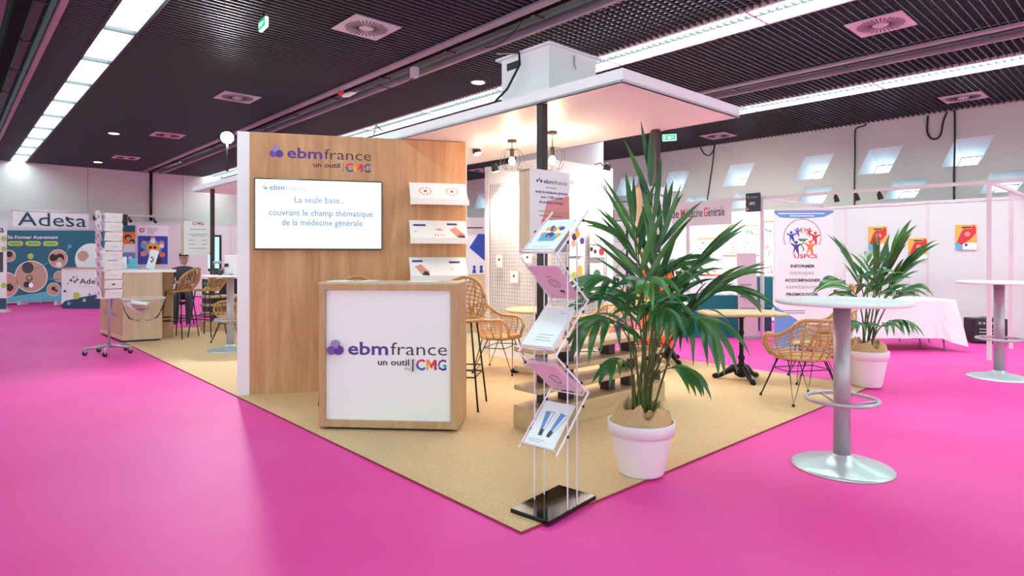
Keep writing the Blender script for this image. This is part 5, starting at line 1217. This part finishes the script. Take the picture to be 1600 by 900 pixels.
for li, dz in enumerate((0, .012, .3, .56)):
    for i, (x, y, e) in enumerate(seq):
        c_ = max(0, 1-e/.22); out = (.0, .008, .02+.05*c_, .03+.10*c_+.015*math.sin(i*2.1))[li]; dx, dy = (x-cxx)/ (wd/2), (y-cyy)/.37
        n_ = Vector((dx if abs(dx) > .98 else dx*.1, dy if abs(dy) > .98 else dy*.1)); z_ = .752-dz*(1+.2*c_)
        vs.append((x+n_.x*out, y+n_.y*out, z_))
fs = [tuple(range(N))]+[(l*N+i, (l+1)*N+i, (l+1)*N+(i+1) % N, l*N+(i+1) % N) for l in range(3) for i in range(N)]
mb.add(vs, fs); single('tablecloth', mb, M['cloth'], 'white cloth draped over the folding table at the right, corner hanging low', 'tablecloth', (x0, D, 0))
def chromechair(loc, rz, label):
    o = thing('folding_chair', label, 'chair', loc, rz, 'chrome-framed folding chairs')
    q = [(-.22, .2, 0), (-.22, -.02, .45), (-.22, -.12, .72), (-.17, -.15, .82), (0, -.16, .86), (.17, -.15, .82), (.22, -.12, .72), (.22, -.02, .45), (.22, .2, 0)]
    part('frame', MB().tube(q, .012, 7), M['chrome'], o); part('seat', MB().box(-.2, .2, -.05, .34, .44, .475), M['darkgrey'], o, .01)
    part('backrest', MB().tube([(-.14, -.13, .8), (0, -.14, .76), (.14, -.13, .8)], .035, 8), M['darkgrey'], o)
    part('rear_frame', MB().tube([(-.19, -.28, 0), (-.19, .2, .44), (.19, .2, .44), (.19, -.28, 0)], .011, 7), M['chrome'], o)
chromechair((6.55, 10.2, 0), R(172), 'chrome folding chair behind the right end of the cloth table'); chromechair((5.55, 10.25, 0), R(180), 'chrome folding chair behind the cloth table, near the second palm')
chromechair((4.6, 10.0, 0), R(10), 'chrome folding chair behind the second palm pot')
D = 10.3; o = thing('beige_chair', 'chair with flat beige wooden back behind the cloth table', 'chair', (6.75, D+.3, 0), 0)
part('backrest', MB().box(-.24, .24, -.012, .012, .55, .86), M['woodlight'], o, .01); part('seat', MB().box(-.22, .22, 0, .4, .43, .46), M['woodlight'], o)
for sx in (-1, 1):
    for y in (0, .38): part('leg', MB().tube([(sx*.2, y, .86 if y == 0 else .43), (sx*.2, y, 0)], .011, 6), M['chrome'], o)
# amplifier
q = fl(1521, 537); o = thing('guitar_amplifier', 'small black amplifier cabinet on the magenta floor at far right', 'amplifier', (q.x, q.y, 0), R(-8)); 
part('cabinet', MB().box(0, .5, 0, .28, .02, .40), M['black'], o, .012); part('control_panel', MB().box(.04, .46, -.006, 0, .29, .37), M['darkgrey'], o)
for i in range(6): part('knob', MB().disc(.09+.06*i, .33, .014, -.02, -.005, 10), M['vent'], o)
part('grille_cloth', MB().box(.07, .43, -.006, 0, .05, .26), M['track'], o)
for i in range(4): part('grille_bar', MB().box(.08, .42, -.012, -.005, .08+.05*i, .09+.05*i), M['post'], o)
part('handle', MB().tube([(.17, .14, .39), (.18, .14, .42), (.32, .14, .42), (.33, .14, .39)], .01, 6), M['steel'], o)
# things in the middle distance behind the palm
q = fl(1116, 527); o = thing('teal_counter', 'teal cloth-covered cube behind the oblong bistro table', 'counter', (q.x, q.y, 0), .04); part('cover', MB().box(-.6, .43, 0, .5, 0, .72), M['tealfab'], o, .01); part('top_sheet', MB().box(-.5, .3, .05, .4, .72, .74), M['paper'], o)
q = fl(1155, 530); o = thing('rollup_banner', 'pale leaning display banner between teal cube and white post', 'banner', (q.x, q.y, 0), .1)
part('sheet', MB().box(0, .34, 0, .012, .04, 1.45, Matrix.Rotation(-.06, 4, 'X')), M['paper_rose_bounce'], o); part('cassette', MB().box(-.02, .38, -.08, .08, 0, .05), M['steel'], o)
for i in range(4): part('print', MB().box(.03, .3-.03*i, -.006, -.001, .5+.2*i, .53+.2*i, Matrix.Rotation(-.06, 4, 'X')), M[('grey', 'skyblue', 'grey', 'purple3')[i]], o)
q = fl(1195, 520); o = thing('teal_stool', 'tall teal and navy upholstered block left of the people-emblem banner', 'stool', (q.x, q.y+.2, 0), 0); part('upper_cover', MB().box(-.02, .24, 0, .3, .42, 1.02), M['tealfab'], o, .02); part('lower_cover', MB().box(0, .22, .02, .28, 0, .42), M['navy'], o, .01)
o = thing('fabric_screen', 'bright orange fabric panel glimpsed behind the stems of the big palm', 'screen', (1.9, 9.3, zc), GA-math.pi/2+.5); part('panel', MB().box(0, .5, 0, .06, .02, 1.2), M['orangered'], o, .01); part('foot', MB().box(.1, .4, -.12, .18, 0, .02), M['steel'], o)
o = thing('information_screen', 'grey dark-framed screen behind the right edge of the white cabin', 'screen', at(958, 346, 13.2), R(-30)); part('bezel', MB().box(0, .62, 0, .04, 0, .42), M['black'], o); part('screen', MB().box(.02, .6, -.004, 0, .02, .4), M['vent'], o)
part('stand', MB().tube([(.3, .03, 0), (.3, .03, -(o.location.z))], .025, 8), M['black'], o)
q = fl(955, 500); o = thing('rollup_banner', 'white roll-up with violet sketch behind the right edge of the white cabin', 'banner', (q.x, q.y, 0), -.2)
part('sheet', MB().box(0, .62, 0, .012, .05, 2.05), M['white'], o); part('cassette', MB().box(-.02, .64, -.08, .08, 0, .06), M['steel'], o)
for i in range(4): part('print', MB().box(.08, .5-.05*i, -.004, 0, 1.85-.05*i, 1.865-.05*i), M['grey'], o)
part('print', MB().tube([(.1, -.002, 1.1), (.2, -.002, 1.3), (.15, -.002, 1.4), (.4, -.002, 1.7)], .008, 4), M['purple2'], o); part('print', MB().box(.1, .34, -.004, 0, .95, 1.0), M['purple2'], o)
# blue poster seen between partition and cabin
fz = Fc(uv(12.85, 24, 0), GA-math.pi/2)
D = 14.5; q = at(728, 400, D); q.z = 0; g = Fc(q, R(0)); o = thing('blue_panel', 'white booth panel with royal blue polygon between partition and cabin', 'poster', q, 0)
part('panel', MB().box(0, .55, 0, .04, 0, g.z(740, 365)), M['white'], o); part('fascia', MB().box(-.1, .6, -.02, .05, g.z(740, 365), g.z(740, 340)), M['post'], o)
part('print', MB().prism([g.sz(733.5, 387), g.sz(747, 365.6), g.sz(758, 365.6), g.sz(758, 408)], -.006, 0), M['blue'], o)
for px in (741, 752): part('print', MB().disc(*g.sz(px, 417), .035, -.006, 0, 10), M['blue'], o); a_, b = g.sz(px, 425); part('print', MB().prism([(a_-.06, b-.06), (a_+.06, b-.06), (a_+.015, b+.1), (a_-.015, b+.1)], -.006, 0), M['blue'], o)
part('print', MB().box(*[g.s(730), g.s(755)], -.024, -.02, g.z(740, 357), g.z(740, 355)), M['darkgrey'], o)
